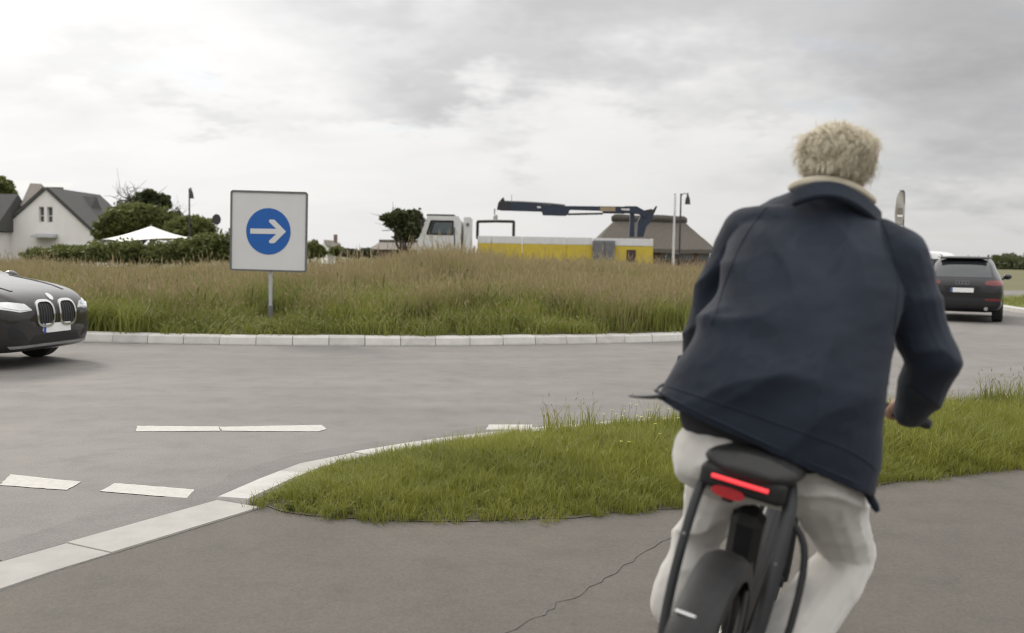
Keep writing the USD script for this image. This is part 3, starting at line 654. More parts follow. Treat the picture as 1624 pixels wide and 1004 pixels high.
# ------------------------------------------------------------------ crane lorry on the far side of the ring
def mk_truck():
    Y = 50.0; s = Y / PF; o = at(850, 405, Y)
    X = lambda px: (px - 850) * s
    Z = lambda px, py: at(px, py, Y)[2]
    t = thing('crane_lorry', 'white and yellow flatbed lorry with a folded blue loading crane, behind the meadow', 'lorry', loc=(o[0], Y, 0))
    W = 2.5
    zt, zm, zbm = Z(850, 376), Z(850, 387.5), Z(850, 421)
    # side boards: every board a panel of its own
    xs = [X(758), X(828), X(896), X(936.5)]
    for i in range(3):
        a, b = xs[i] + .02, xs[i + 1] - .02
        obj('upper_board', cbox([(a + b) / 2, -W / 2, (zt + zm) / 2], [b - a, .06, zt - zm - .01], .012), M['truck_white'], t)
        obj('side_board', cbox([(a + b) / 2, -W / 2, (zm + zbm) / 2], [b - a, .06, zm - zbm - .01], .012), M['truck_yellow'], t)
        obj('upper_board', cbox([(a + b) / 2, W / 2, (zt + zm) / 2], [b - a, .06, zt - zm - .01], .012), M['truck_white'], t)
        obj('side_board', cbox([(a + b) / 2, W / 2, (zm + zbm) / 2], [b - a, .06, zm - zbm - .01], .012), M['truck_yellow'], t)
    a, b = X(937), X(1029)
    obj('upper_board', cbox([(a + b) / 2, -W / 2 - .002, (zt + zm) / 2 - .02], [b - a, .07, zt - zm - .01], .012), M['truck_white'], t)
    a = X(970)
    obj('side_board', cbox([(a + b) / 2, -W / 2, (zm + zbm) / 2 - .02], [b - a, .06, zm - zbm - .01], .012), M['truck_yellow'], t)
    obj('tailboard', cbox([X(1029), 0, (zt + zbm) / 2], [.06, W - .1, zt - zbm], .012), M['truck_yellow'], t)
    lk = obj('locker', cbox([X(953.5), -W / 2 - .05, (Z(953, 382) + Z(953, 421)) / 2], [X(970) - X(937), .45, Z(953, 382) - Z(953, 421)], .03), M['locker'], t)
    for px in (945, 962): obj('locker_door', cbox([X(px), -W / 2 - .29, (Z(953, 384) + Z(953, 420)) / 2], [.44, .03, Z(953, 384) - Z(953, 419)], .01), M['locker'], lk)
    obj('side_hatch', cbox([X(996), -W / 2 - .045, Z(996, 408)], [X(1003) - X(989), .04, Z(996, 397) - Z(996, 420)], .01), mat('dark_red_hatch', (.035, .012, .012), .6, .2, 8), t)
    obj('bed', cbox([(X(745) + X(1029)) / 2, 0, zbm - .06], [X(1029) - X(745), W - .15, .16], .02), M['dark_metal'], t)
    obj('chassis', [cbox([(X(690) + X(1025)) / 2, y, .78], [X(1025) - X(690), .12, .26], .02) for y in (-.45, .45)], M['dark_metal'], t)
    for x in (X(700), X(915), X(950), X(985)):
        for sd in (-1, 1): wheel(t, [x, sd * (W / 2 - .18), .50], .50, .30, sd)
    for sd in (-1, 1): obj('mudguard', cbox([X(915), sd * (W / 2 - .18), 1.06], [1.1, .34, .03], .01), M['black'], t)
    # cab
    zr, zw, zs, zf = Z(700, 344), Z(700, 351), Z(700, 371), .75
    x0, x1, xr0, xr1 = X(667), X(733), X(681), X(728)
    prof = Polygon([(x0, zf), (x0 - .02, Z(667, 384)), (xr0, zr), (xr1, zr), (x1, zr - .25), (x1, zf)])
    win = Polygon([(X(681), zs - .03), (X(687), zw - .04), (X(720), zw - .04), (X(720), zs - .03)])
    shell = man(xz(prof, -W / 2, W)) - man(xz(prof.buffer(-.07).intersection(sbox(-50, 1.6, 50, 9)), -W / 2 + .06, W - .12))
    shell = shell - man(xz(win, -3, 6)) - man(mtx(cbox([x0 + .1, 0, (zw + zs) / 2 - .02], [1.0, W - .35, zw - zs], .04), np.eye(4)))
    cab = obj('cab', shell, M['truck_white'], t)
    obj('side_window', xz(win.buffer(-.01), -W / 2 + .012, .012), M['clear'], cab); obj('side_window', xz(win.buffer(-.01), W / 2 - .03, .012), M['clear'], cab)
    obj('window_seal', xz(win.buffer(.05).difference(win.buffer(-.03)), -W / 2 - .012, .03), M['black'], cab)
    obj('sun_visor', [cbox([(X(680) + X(722)) / 2, 0, zr + .03], [X(724) - X(681), W - .04, .11], .03)], M['dark_metal'], cab)
    obj('door_seam', cbox([X(723), -W / 2 - .003, (zr + zf) / 2 - .2], [.05, .02, zr - zf - .7], .004), M['black'], cab)
    obj('seat', [cbox([X(707), sd * .6, 2.0], [.14, .5, .85], .06) for sd in (-1, 1)] + [cbox([X(701), sd * .6, 1.62], [.5, .5, .14], .05) for sd in (-1, 1)], M['black'], cab)
    obj('wheel_rim', mtx(trimesh.creation.torus(.22, .018), trimesh.transformations.translation_matrix([X(688), -.6, 2.15]) @ trimesh.transformations.rotation_matrix(1.1, [0, 1, 0])), M['black'], cab)
    obj('windscreen', hullpts([[x0 + .02 + e, y, zs - .1] for y in (-1.05, 1.05) for e in (0, .015)] + [[xr0 - .03 + e, y, zw] for y in (-1.05, 1.05) for e in (0, .015)]), M['clear'], cab)
    obj('mirror', [cbox([X(672), sd * (W / 2 + .22), Z(672, 358)], [.10, .20, .45], .04) for sd in (-1, 1)] + [tube([[X(679), sd * W / 2, Z(679, 350)], [X(673), sd * (W / 2 + .2), Z(673, 352)]], .02, 6) for sd in (-1, 1)], M['black'], cab)
    obj('exhaust_stack', tube([[X(726), -W / 2 + .2, 1.0], [X(726), -W / 2 + .2, 2.0], [X(726), -W / 2 + .2, zr - .02]], .09, 12), M['dark_metal'], t)
    obj('headboard', cbox([X(742), 0, (Z(742, 345) + 1.2) / 2], [X(748) - X(737), W - .2, Z(742, 345) - 1.2], .04), M['truck_white'], t)
    obj('headboard_lamp', cbox([X(743), -W / 2 + .08, Z(743, 357)], [.13, .12, .16], .03), M['locker'], t)
    # crane: column, knuckle, boom, sleeve, ram, horns
    yb = -.1
    bx = lambda poly, y0, d: xz(Polygon([(X(a_), Z(a_, b_)) for a_, b_ in poly]), y0, d)
    obj('crane_column', [bx([(996, 376), (997, 339), (1003, 339), (1004, 376)], yb - .18, .36), cbox([X(1004), yb, zt - .5], [1.1, 1.2, .9], .08)], M['crane_blue'], t)
    obj('crane_lift_arm', bx([(1008, 376), (1009, 352), (1014, 341), (1024, 337), (1033, 342), (1031, 350), (1022, 360), (1018, 376)], yb - .22, .44), M['crane_blue'], t)
    obj('crane_knuckle', bx([(986, 338), (988, 327.5), (1006, 327.5), (1016, 333), (1024, 338), (1020, 346), (1012, 340), (1003, 339)], yb - .26, .52), M['crane_blue'], t)
    obj('crane_boom', bx([(792, 334), (792, 320), (895, 327), (988, 328), (988, 339), (955, 338.5), (953, 334.5), (903, 333), (896, 337)], yb - .17, .34), M['crane_blue'], t)
    obj('crane_sleeve', bx([(856, 329), (902, 330), (900, 338), (896, 342.5), (860, 341.5), (858, 337)], yb - .23, .46), M['crane_blue'], t)
    obj('crane_ram', bx([(898, 341.5), (898, 338.5), (954, 337.5), (954, 340.5)], yb - .07, .14), M['dark_metal'], t)
    obj('hose_bundle', tube([[X(a_), yb - .1, Z(a_, b_)] for a_, b_ in [(800, 320), (830, 321), (870, 323.5), (894, 326)]], .05, 8), M['locker'], t)
    obj('boom_tip', bx([(787, 333), (789, 322), (794, 316), (797, 313), (800, 320), (806, 320), (806, 334)], yb - .21, .42), M['dark_metal'], t)
    obj('warning_plate', bx([(949, 328.5), (973, 328.5), (973, 335.5), (949, 335.5)], yb - .19, .02), M['tan_label'], t)
    obj('name_plate', bx([(982, 331), (995, 331.5), (995, 334.5), (982, 334)], yb - .285, .02), M['truck_white'], t); obj('name_plate', bx([(850, 327.5), (856, 328), (856, 331), (850, 330.5)], yb - .19, .02), M['truck_white'], t)
    obj('crane_horn', [bx([(1018, 334), (1030, 331.5), (1036, 336), (1030, 347), (1024, 344)], yb - .12, .24), bx([(1030, 337), (1037, 327), (1039.5, 327.5), (1033, 343)], yb - .05, .10), bx([(1022, 335.5), (1031, 332.5), (1032, 334.5), (1024, 338)], yb + .06, .06)], M['dark_metal'], t)
    obj('whip_aerial', tube([[X(810), yb, Z(810, 322)], [X(810), yb, Z(810, 309)]], .012, 5), M['dark_metal'], t)
    h = obj('hook_line', tube([[X(783.5), yb, Z(783, 331)], [X(783.5), yb, Z(783, 342)]], .03, 6), M['dark_metal'], t)
    yk = thing('lifting_yoke', 'dark steel lifting yoke hanging from the tip of the blue crane', 'lifting yoke', loc=(o[0] + X(785), Y + yb, Z(785, 351)))
    q = lambda px, py: [X(px) - X(785), 0, Z(px, py) - Z(785, 351)]
    obj('cross_bar', tube([q(756, 351.5), q(785, 351), q(815, 351.5)], .075, 8), M['dark_metal'], yk)
    obj('fork_leg', tube([q(757, 351.5), q(757, 378)], .075, 8), M['dark_metal'], yk); obj('fork_leg', tube([q(814, 351.5), q(814, 378)], .075, 8), M['dark_metal'], yk)
    obj('hook_block', [cbox(q(785, 346), [.22, .18, .36], .05)], M['galv'], yk)
    obj('fork_tine', tube([q(757, 378), np.array(q(757, 378)) + [0, 1.0, 0]], .06, 8), M['dark_metal'], yk); obj('fork_tine', tube([q(814, 378), np.array(q(814, 378)) + [0, 1.0, 0]], .06, 8), M['dark_metal'], yk)
mk_truck()

# ------------------------------------------------------------------ houses beyond the roundabout
def mk_gable_house():
    Y = 72.0; s = Y / PF; o = ground(80, 420, 0); o = np.array([at(80, 400, Y)[0], Y, 0.])
    t = thing('house', 'white gabled house with a dark pitched roof at the left edge', 'house', loc=o)
    X = lambda px: (px - 80) * s
    Z = lambda px, py: at(px, py, Y)[2]
    ap, el, er = (X(74), Z(74, 301)), (X(8), Z(8, 360)), (X(155), Z(155, 377))
    # gable wing towards us; its window openings are cut through the wall
    wall = man(xz(Polygon([(el[0], -.1), (el[0], el[1]), ap, er, (er[0], -.1)]), 0, .35))
    wz0, wz1 = Z(73, 353), Z(73, 328)
    for a, b in ((62.5, 70.5), (75.5, 84)): wall = wall - man(cbox([(X(a) + X(b)) / 2, 0, (wz0 + wz1) / 2], [X(b) - X(a), 1.5, wz1 - wz0], .001))
    wz2 = Z(73, 394)
    obj('gable_wall', wall, M['white_wall'], t)
    for a, b in ((62.5, 70.5), (75.5, 84)):
        w = obj('window', cbox([(X(a) + X(b)) / 2, .22, (wz0 + wz1) / 2], [X(b) - X(a) - .002, .02, wz1 - wz0 - .002], .002), M['glass'], t)
        cx, cw, cz, ch = (X(a) + X(b)) / 2, X(b) - X(a), (wz0 + wz1) / 2, wz1 - wz0
        obj('frame', [cbox([cx + q * (cw / 2 - .03), .17, cz], [.056, .05, ch - .004], .004) for q in (-1, 1)] + [cbox([cx, .172, cz + q * (ch / 2 - .03)], [cw - .12, .05, .056], .004) for q in (-1, 1)] + [cbox([cx, .174, cz - .08], [cw - .12, .045, .05], .004)], M['white_wall'], w)
    obj('canopy', [hullpts([[X(58), -.9, Z(73, 375)], [X(92), -.9, Z(73, 375)], [X(58), 0, Z(73, 371)], [X(92), 0, Z(73, 371)], [X(58), -.9, Z(73, 377)], [X(92), -.9, Z(73, 377)], [X(58), 0, Z(73, 377)], [X(92), 0, Z(73, 377)]])], M['galv'], t)
    D = 9.0
    def slope(p, q, th=.22, over=.25, y0=-.25, y1=D):
        p, q = np.array(p), np.array(q); d = (q - p) / np.linalg.norm(q - p); n = np.array([-d[1], d[0]]); n = n if n[1] > 0 else -n
        e = q + d * over; a = p + n * .02
        return xz(Polygon([a, e + n * .02, e + n * (th + .02), a + n * (th + .02)]), y0, y1 - y0)
    rf = obj('roof_slope', slope(ap, el, y0=-.10), M['slate'], t); obj('roof_slope', slope(ap, er, y0=-.10), M['slate'], t)
    for e_, k_ in ((el, .2), (er, -.2)): obj('side_wall', cbox([e_[0] + k_, D / 2 + .4, e_[1] / 2 - .1], [.3, D - .2, e_[1] - .1], .01), M['white_wall'], t)
    # main ranges behind, ridges along x
    def range_(x0, x1, zr, ze, y0, dep, nm):
        m = trimesh.convex.convex_hull([[x, y, z] for x in (x0, x1) for y, z in ((y0, ze), (y0, ze - .25), (y0 + dep / 2, zr), (y0 + dep, ze), (y0 + dep, ze - .25))])
        obj('roof', m, M['slate'], t); obj('wall', cbox([(x0 + x1) / 2, y0 + dep / 2, ze / 2 - .15], [x1 - x0 - .5, dep - .8, ze - .3], .02), M['white_wall'], t)
    XD = lambda px, d: at(px, 400, Y + d)[0] - o[0]
    range_(XD(48, 4.75), XD(101, 4.75), at(74, 296.5, Y + 4.75)[2], 2.4, 1.0, 7.5, 'a')
    range_(XD(99, 4.9), XD(153.5, 4.9), at(128, 311, Y + 4.9)[2], 2.0, 1.4, 7.0, 'b')
    range_(X(-60), X(22), Z(10, 309) * 1.02, Z(10, 362), -2.5, 6.5, 'c')
    obj('wall', cbox([X(-22), -1.5, 1.3], [X(14) - X(-60), .3, 2.6], .02), M['white_wall'], t)
    obj('dormer_roof', trimesh.convex.convex_hull([[X(26), 2.2, Z(26, 291) * 1.03], [X(44), 2.2, Z(44, 292) * 1.03], [X(24), .8, Z(24, 326)], [X(56), .8, Z(56, 326)], [X(24), 5, Z(24, 326)], [X(56), 5, Z(56, 326)]]), M['greybrown'], t)
    obj('downpipe', tube([[el[0] + .1, -.12, 0], [el[0] + .1, -.12, el[1] - .1]], .06, 8), M['galv'], t)
    obj('gutter', tube([[X(-58), -2.62, Z(10, 362) - .15], [X(22), -2.62, Z(10, 362) - .15]], .07, 8), M['galv'], t)
mk_gable_house()

def mk_thatched():
    Y = 76.0; s = Y / PF; o = np.array([at(1040, 400, Y)[0], Y, 0.]); X = lambda px: (px - 1040) * s; Z = lambda px, py: at(px, py, Y)[2]
    t = thing('house', 'low thatched house with a broad hipped roof behind the crane', 'house', loc=o)
    zr, ze = Z(1040, 346), Z(1040, 394.5); x0, x1 = X(940), X(1136); r0, r1 = X(983), X(1096); dep = 8.0
    V = np.array([[x0, 0, ze], [x1, 0, ze], [x1, dep, ze], [x0, dep, ze], [r0, dep / 2, zr], [r1, dep / 2, zr], [x0, 0, ze - .3], [x1, 0, ze - .3], [x1, dep, ze - .3], [x0, dep, ze - .3]])
    m = trimesh.convex.convex_hull(V).subdivide().subdivide().subdivide().subdivide()
    m.vertices += (meshkit.fbm(m.vertices * [1.0, 1.0, .5], 3, 4)[:, None] - .5) * [.0, .12, .14]
    rf = obj('roof', m, M['thatch'], t, smooth=40)
    P = [[x, dep / 2, zr + .05 + .04 * math.sin(x * 2)] for x in np.linspace(r0 - .3, r1 + .3, 24)]; obj('ridge', tube(P, [.2] + [.36] * 22 + [.2], 10), M['thatch_ridge'], rf, smooth=True)
    wall = man(cbox([(x0 + x1) / 2, dep / 2, ze / 2 - .25], [x1 - x0 - .9, dep - .9, ze - .2], .02))
    obj('wall', wall, M['brick'], t)
    for px in (1058, 1090, 1118):
        w = obj('window', cbox([X(px), .42, Z(px, 404)], [.8, .06, .75], .01), M['glass'], t)
        obj('frame', [cbox([X(px) + q * .42, .41, Z(px, 404)], [.06, .09, .86], .005) for q in (-1, 1)] + [cbox([X(px), .412, Z(px, 404) + q * .4], [.78, .09, .06], .005) for q in (-1, 0, 1)], M['greybrown'], w)
mk_thatched()

def mk_low_house():
    Y = 88.0; s = Y / PF; o = np.array([at(630, 400, Y)[0], Y, 0.]); X = lambda px: (px - 630) * s; Z = lambda px, py: at(px, py, Y)[2]
    t = thing('house', 'low brown hip roofed house just showing above the meadow left of the lorry', 'house', loc=o)
    zr, ze = Z(630, 383), Z(630, 396)
    obj('roof', trimesh.convex.convex_hull([[X(584), 0, ze], [X(690), 0, ze], [X(690), 6, ze], [X(584), 6, ze], [X(596), 3, zr], [X(680), 3, zr]]), M['greybrown'], t)
    obj('ridge', tube([[X(594), 3, zr + .03], [X(682), 3, zr + .03]], .16, 8), M['thatch_ridge'], t)
    obj('wall', cbox([X(637), 3, ze / 2], [X(686) - X(588), 5.2, ze - .02], .02), M['brick'], t)
    t = thing('house', 'tiny distant house with a pale gable right of the arrow sign', 'house', loc=(at(520, 400, 130.)[0], 130., 0)); s = 130 / PF; X = lambda px: (px - 520) * s; Z = lambda px, py: at(px, py, 130.)[2]
    obj('wall', xz(Polygon([(X(509), 0), (X(509), Z(509, 391)), (X(514), Z(514, 384)), (X(519), Z(519, 391)), (X(519), 0)]), 0, 6), M['canvas'], t)
    obj('roof', [trimesh.convex.convex_hull([[X(514), y, Z(514, 383.2) + e] for y in (-.2, 6.2) for e in (0, .25)] + [[X(520), y, Z(519, 392) + e] for y in (-.2, 6.2) for e in (0, .25)]), trimesh.convex.convex_hull([[X(519.5), y, z] for y, z in ((0, 1.5), (6, 1.5), (3, Z(525, 381)))] + [[X(533), y, z] for y, z in ((0, 1.5), (6, 1.5), (3, Z(525, 385)))])], M['greybrown'], t)
    obj('chimney', cbox([X(525.5), 3, Z(525, 379)], [.45, .45, 1.3], .03), M['brick'], t)
mk_low_house()

# ------------------------------------------------------------------ garden tent, lamps, posts, flag
def mk_tent():
    Y = 60.0; s = Y / PF; o = np.array([at(233, 400, Y)[0], Y, 0.]); X = lambda px: (px - 233) * s; Z = lambda px, py: at(px, py, Y)[2]
    t = thing('garden_tent', 'large white canvas canopy with a low peaked roof beside the white house', 'canopy', loc=o)
    pk = np.array([X(240), 0, Z(240, 358.5)]); cor = [np.array([X(154), -.6, Z(154, 382.5)]), np.array([X(230), -3.4, Z(230, 384.5)]), np.array([X(309), .5, Z(309, 379)]), np.array([X(236), 3.4, Z(236, 380)])]
    V, F = [], []
    for i in range(4):
        a, b = cor[i], cor[(i + 1) % 4]; n = 8; base = len(V)
        for u in range(n + 1):
            for v in range(n + 1):
                e = a + (b - a) * v / n; e = e + np.array([0, 0, .12 * math.sin(PI * v / n)]); p = pk + (e - pk) * u / n; p[2] -= .10 * math.sin(PI * u / n); V.append(p)
        for u in range(n):
            for v in range(n): q = base + u * (n + 1) + v; F += [[q, q + n + 1, q + 1], [q + 1, q + n + 1, q + n + 2]]
    m = trimesh.Trimesh(np.array(V), np.array(F)); up = m.copy(); lo = m.copy(); lo.vertices -= [0, 0, .03]; lo.invert()
    obj('roof_canvas', [up, lo], M['canvas'], t, smooth=20)
    for c in cor: obj('pole', tube([[c[0] * .97, c[1] * .97, 0], [c[0] * .97, c[1] * .97, c[2]]], .035, 8), M['galv'], t)
    obj('centre_pole', tube([[pk[0], 0, 0], [pk[0], 0, pk[2] + .08]], .04, 8), M['galv'], t)
mk_tent()
def mk_lamp(label, px, py_top, arm, Y, pole_mat, bell):
    o = np.array([at(px, 400, Y)[0], Y, 0.]); Zt = at(px, py_top, Y)[2]
    t = thing('street_lamp', label, 'street lamp', loc=o)
    obj('pole', tube([[0, 0, -.1], [0, 0, 1.0], [0, 0, 1.02], [0, 0, Zt]], [.075, .07, .052, .04], 12), M[pole_mat], t, smooth=40)
    obj('bracket', tube(smooth_path([[0, 0, Zt - .25], [arm * .25, 0, Zt - .02], [arm * .7, 0, Zt], [arm, 0, Zt - .10]], 12), .022, 8), M['dark_metal'], t)
    sh = obj('lamp_shade', lathe([(0, .02), (.05, .02), (.07, -.08), (.11, -.16), (.13, -.28), (bell, -.44), (bell + .05, -.47), (bell - .01, -.475), (0, -.42)], 20, 'z', [arm, 0, Zt - .08]), M['dark_metal'], t, smooth=35)
    obj('diffuser', sph([arm, 0, Zt - .50], [bell * .6, bell * .6, .07]), M['lamp_lens'], sh, smooth=True)
    obj('finial', tube([[arm, 0, Zt - .08], [arm, 0, Zt + .05]], .03, 8), M['dark_metal'], t)
mk_lamp('street lamp with a hanging bell shade in front of the thatched house', 1077.5, 307, .36, 52.0, 'dark_metal', .14)
mk_lamp('slender street lamp with a small bell shade above the bushes by the white tent', 300.5, 299, .10, 56.0, 'dark_metal', .15)
def simple_posts():
    Y = 51.0; o = np.array([at(1068, 400, Y)[0], Y, 0.]); z = at(1068, 308, Y)[2]
    t = thing('flagpole', 'thin pale flagpole without a flag beside the bell shaded street lamp', 'flagpole', loc=o)
    obj('pole', tube([[0, 0, -.1], [0, 0, z * .6], [0, 0, z]], [.075, .06, .03], 10), M['truck_white'], t, smooth=40); obj('cap', sph([0, 0, z], .05), M['galv'], t, smooth=True); obj('halyard', tube([[.07, 0, .8], [.06, 0, z - .1]], .006, 4), M['rubber'], t)
    Y = 61.0; o = np.array([at(344, 400, Y)[0], Y, 0.]); z = at(344, 348, Y)[2]
    t = thing('round_sign', 'small dark round sign on a thin post just left of the arrow sign', 'road sign', loc=o)
    obj('post', tube([[0, 0, -.1], [0, 0, z + .2]], .04, 8), M['galv'], t); obj('plate', mtx(lathe([(0, -.015), (.33, -.015), (.33, .015), (0, .015)], 28, 'y'), trimesh.transformations.translation_matrix([0, -.06, z]) @ trimesh.transformations.rotation_matrix(1.0, [0, 0, 1])), M['dark_metal'], t)
    Y = 50.0; s = Y / PF; o = np.array([at(1424, 400, Y)[0], Y, 0.]); Z = lambda py: at(1424, py, Y)[2]; X = lambda px: (px - 1424) * s
    t = thing('beach_flag', 'tall grey and beige feather banner rising behind the cyclist\'s shoulder', 'banner', loc=o)
    obj('pole', tube(smooth_path([[X(1431), 0, -.1], [X(1431.3), 0, Z(352)], [X(1431), 0, Z(310)], [X(1428.5), 0, Z(302)], [X(1423), 0, Z(301.5)]], 30), .022, 6), M['dark_metal'], t)
    P = [(1431, 358)] + [(1431.2, y) for y in (340, 325, 312)] + [(1430.5, 304), (1428, 301.8), (1424, 303), (1420, 308), (1417.5, 316), (1417, 330), (1417.5, 345), (1418, 358)]
    m = xz(Polygon([(X(a), Z(b)) for a, b in P]), -.008, .016).subdivide().subdivide().subdivide(); m.vertices[:, 1] += .05 * np.sin(m.vertices[:, 2] * 4 + m.vertices[:, 0] * 5)
    obj('cloth', m, M['flag'], t)
    for a, b in ((330, 338), (341, 344)): obj('print_block', xz(sbox(X(1420), Z(b), X(1428), Z(a)), -.075, .004), M['greybrown'] if a == 330 else M['canvas'], t)
    obj('base', lathe([(0, 0), (.3, 0), (.3, .05), (.05, .1), (0, .1)], 20, 'z', [X(1431), 0, 0]), M['dark_metal'], t)
simple_posts()

# ------------------------------------------------------------------ trees and shrubs
def leaves(blobs, n, size, seed, flat=.5, out=.55):
    """Leaf-sized faces through a crown made of clumps; more of them towards each clump's skin."""
    g = np.random.default_rng(seed); C = np.array([b[0] for b in blobs], float); R = np.array([np.broadcast_to(b[1], 3) for b in blobs], float); w = R.prod(1) ** (2 / 3); k = g.choice(len(blobs), n, p=w / w.sum())
    d = g.normal(size=(n, 3)); d /= np.linalg.norm(d, axis=1)[:, None]; rad = g.random(n) ** out
    q = meshkit.noise(d * 2.2 + C[k], seed); P = C[k] + d * R[k] * (rad * (.62 + .72 * q))[:, None]
    u = g.normal(size=(n, 3)) + d * .6; u /= np.linalg.norm(u, axis=1)[:, None]; v = np.cross(u, g.normal(size=(n, 3))); v /= np.linalg.norm(v, axis=1)[:, None]
    s = (size * g.uniform(.5, 1.4, n))[:, None]
    V = np.stack([P - u * s, P + v * s * flat, P + u * s, P - v * s * flat], 1).reshape(-1, 3); i = np.arange(n)[:, None] * 4
    return trimesh.Trimesh(V, np.vstack([i + [0, 1, 2], i + [0, 2, 3]]), process=False)
def limbs(base, tops, r, seed):
    g = np.random.default_rng(seed); out = []
    base = np.array(base, float); fork = base + (np.mean(tops, axis=0) - base) * .35
    out.append(tube([base - [0, 0, .15], base + (fork - base) * .5, fork], [r * 1.25, r, r * .85], 8))
    for q in tops:
        mid = (fork + q) / 2 + g.normal(0, .12, 3) * np.linalg.norm(q - fork); out.append(tube(smooth_path([fork, mid, q], 7), np.linspace(r * .6, r * .08, 7), 6))
        for _ in range(3):
            a = fork + (q - fork) * g.uniform(.5, .9); b = a + g.normal(0, .28, 3) * np.linalg.norm(q - fork) + [0, 0, .1]; out.append(tube([a, (a + b) / 2, b], [r * .2, r * .12, r * .03], 5))
    return out
def tree(name, label, cat, Y, blobs, mt, n, size, seed, trunk=.16, depth=.9, group=None, ground_z=0.0, bare=()):
    """blobs: (px, py, half width px, half height px) clumps of the crown as the photograph shows them, given their own depth."""
    s = Y / PF; cx = np.mean([b[0] for b in blobs]); o = np.array([at(cx, 400, Y)[0], Y, ground_z]); g = np.random.default_rng(seed); B = []
    for px, py, a, b in blobs:
        p = at(px, py, Y) - o; p[1] += g.normal(0, .35) * a * s; B.append((p, (a * s, a * s * depth, b * s)))
    t = thing(name, label, cat, group, loc=o)
    tops = [b[0] for b in B][:7]
    if len(tops) < 3: tops = [B[0][0] + np.array([e * B[0][1][0] * .5, 0, .2 * B[0][1][2]]) for e in (-1, 0, 1)]
    lm = limbs([0, 0, 0], tops, trunk, seed)
    for px, py in bare:
        q = at(px, py, Y) - o; st = B[0][0]
        lm.append(tube(smooth_path([st, (st + q) / 2 + g.normal(0, .2, 3), q], 7), np.linspace(trunk * .35, trunk * .08, 7), 5))
        for _ in range(5):
            a_ = st + (q - st) * g.uniform(.5, .95); b_ = a_ + g.normal(0, .45, 3) + [0, 0, .3]; lm.append(tube([a_, (a_ + b_) / 2 + g.normal(0, .06, 3), b_], [trunk * .12, trunk * .08, trunk * .04], 4))
    obj('trunk', lm, M['bark'], t)
    obj('crown', leaves(B, n, size, seed), M[mt], t)
tree('tree', 'leafy tree top showing over the roof at the left edge', 'tree', 80, [(-4, 302, 26, 22), (12, 312, 16, 14), (-20, 320, 30, 26), (16, 330, 16, 16)], 'leaf_light', 5200, .22, 1)
tree('tree', 'round dark pine above the green bushes behind the white tent', 'tree', 66, [(240, 321, 26, 15), (228, 314, 15, 10), (255, 319, 15, 12), (240, 308, 12, 7), (222, 320, 9, 10), (262, 325, 8, 9), (240, 330, 22, 10)], 'leaf_dark', 7600, .15, 2, bare=())
tree('tree', 'bare branched grey tree left of the round dark pine', 'tree', 70, [(206, 318, 16, 9), (196, 326, 12, 8), (214, 328, 14, 10)], 'leaf_grey', 420, .12, 3, bare=((184, 303), (192, 297), (203, 294), (213, 298), (178, 312), (208, 304)))
tree('bush', 'big green bush behind the left half of the white tent', 'bush', 64, [(205, 345, 32, 22), (185, 357, 26, 22), (235, 350, 32, 20), (262, 356, 20, 24), (170, 366, 20, 16), (220, 334, 24, 12)], 'leaf_mid', 9500, .17, 4)
tree('bush', 'broad green bush behind the right half of the white tent', 'bush', 63, [(298, 360, 24, 17), (322, 361, 20, 16), (278, 362, 16, 14), (310, 352, 16, 10), (334, 368, 10, 12)], 'leaf_mid', 6500, .16, 5)
tree('tree', 'thin half bare shrub between the dark pine and the lamp', 'tree', 70, [(281, 338, 8, 9), (276, 346, 8, 8)], 'leaf_grey', 260, .12, 6, trunk=.09, bare=((278, 327), (286, 330), (273, 332)))
tree('tree', 'windswept dark tree left of the lorry cab', 'tree', 58, [(645, 352, 26, 17), (628, 350, 18, 12), (655, 345, 14, 13), (636, 341, 18, 9), (652, 366, 20, 17), (614, 345, 11, 6), (664, 356, 10, 22), (640, 372, 16, 14)], 'leaf_dark', 7000, .14, 7, bare=((608, 344), (606, 366), (618, 338)))
tree('bush', 'round green bush at the right edge of the arrow sign', 'bush', 62, [(499, 394, 13, 11), (508, 399, 12, 9), (492, 398, 10, 12)], 'leaf_mid', 2800, .15, 8, trunk=.08)
for i, (px, py, a, b, Y) in enumerate([(535, 398, 12, 7, 75), (556, 401, 14, 6, 70), (582, 400, 12, 6, 72)]):
    tree('bush', ['low grey green bush below the tiny distant house', 'low bush midway between the arrow sign and the lorry', 'low bush in front of the left end of the brown roofed house'][i], 'bush', Y, [(px, py, a, b), (px + 6, py + 2, a * .8, b)], 'leaf_grey' if i else 'leaf_mid', 1500, .15, 20 + i, trunk=.06)
# dense wild shrubs on the back of the island, one mass to the eye
for i, (px, py, a, b) in enumerate([(118, 401, 34, 15), (165, 400, 32, 17), (205, 399, 32, 19), (246, 402, 30, 18), (286, 397, 30, 20), (322, 393, 32, 23), (352, 393, 28, 26), (70, 404, 32, 11)]):
    tree('wild_shrub', ['dark wild shrub below the right half of the white gable', 'wild shrub below the left tip of the white tent', 'wild shrub below the left slope of the white tent', 'wild shrub right under the peak of the white tent', 'wild shrub below the right slope of the white tent', 'wild shrub at the foot of the slender lamp and the broad bush', 'tall wild shrub touching the left edge of the arrow sign', 'low wild shrub below the left half of the white gable'][i], 'shrub', 40.5, [(px, py, a, b), (px - 12, py + 5, a * .7, b * .8), (px + 13, py + 3, a * .7, b * .85)], 'leaf_mid', 4200, .085, 40 + i, trunk=.05, group='wild shrubs massed at the back of the meadow', ground_z=.35)
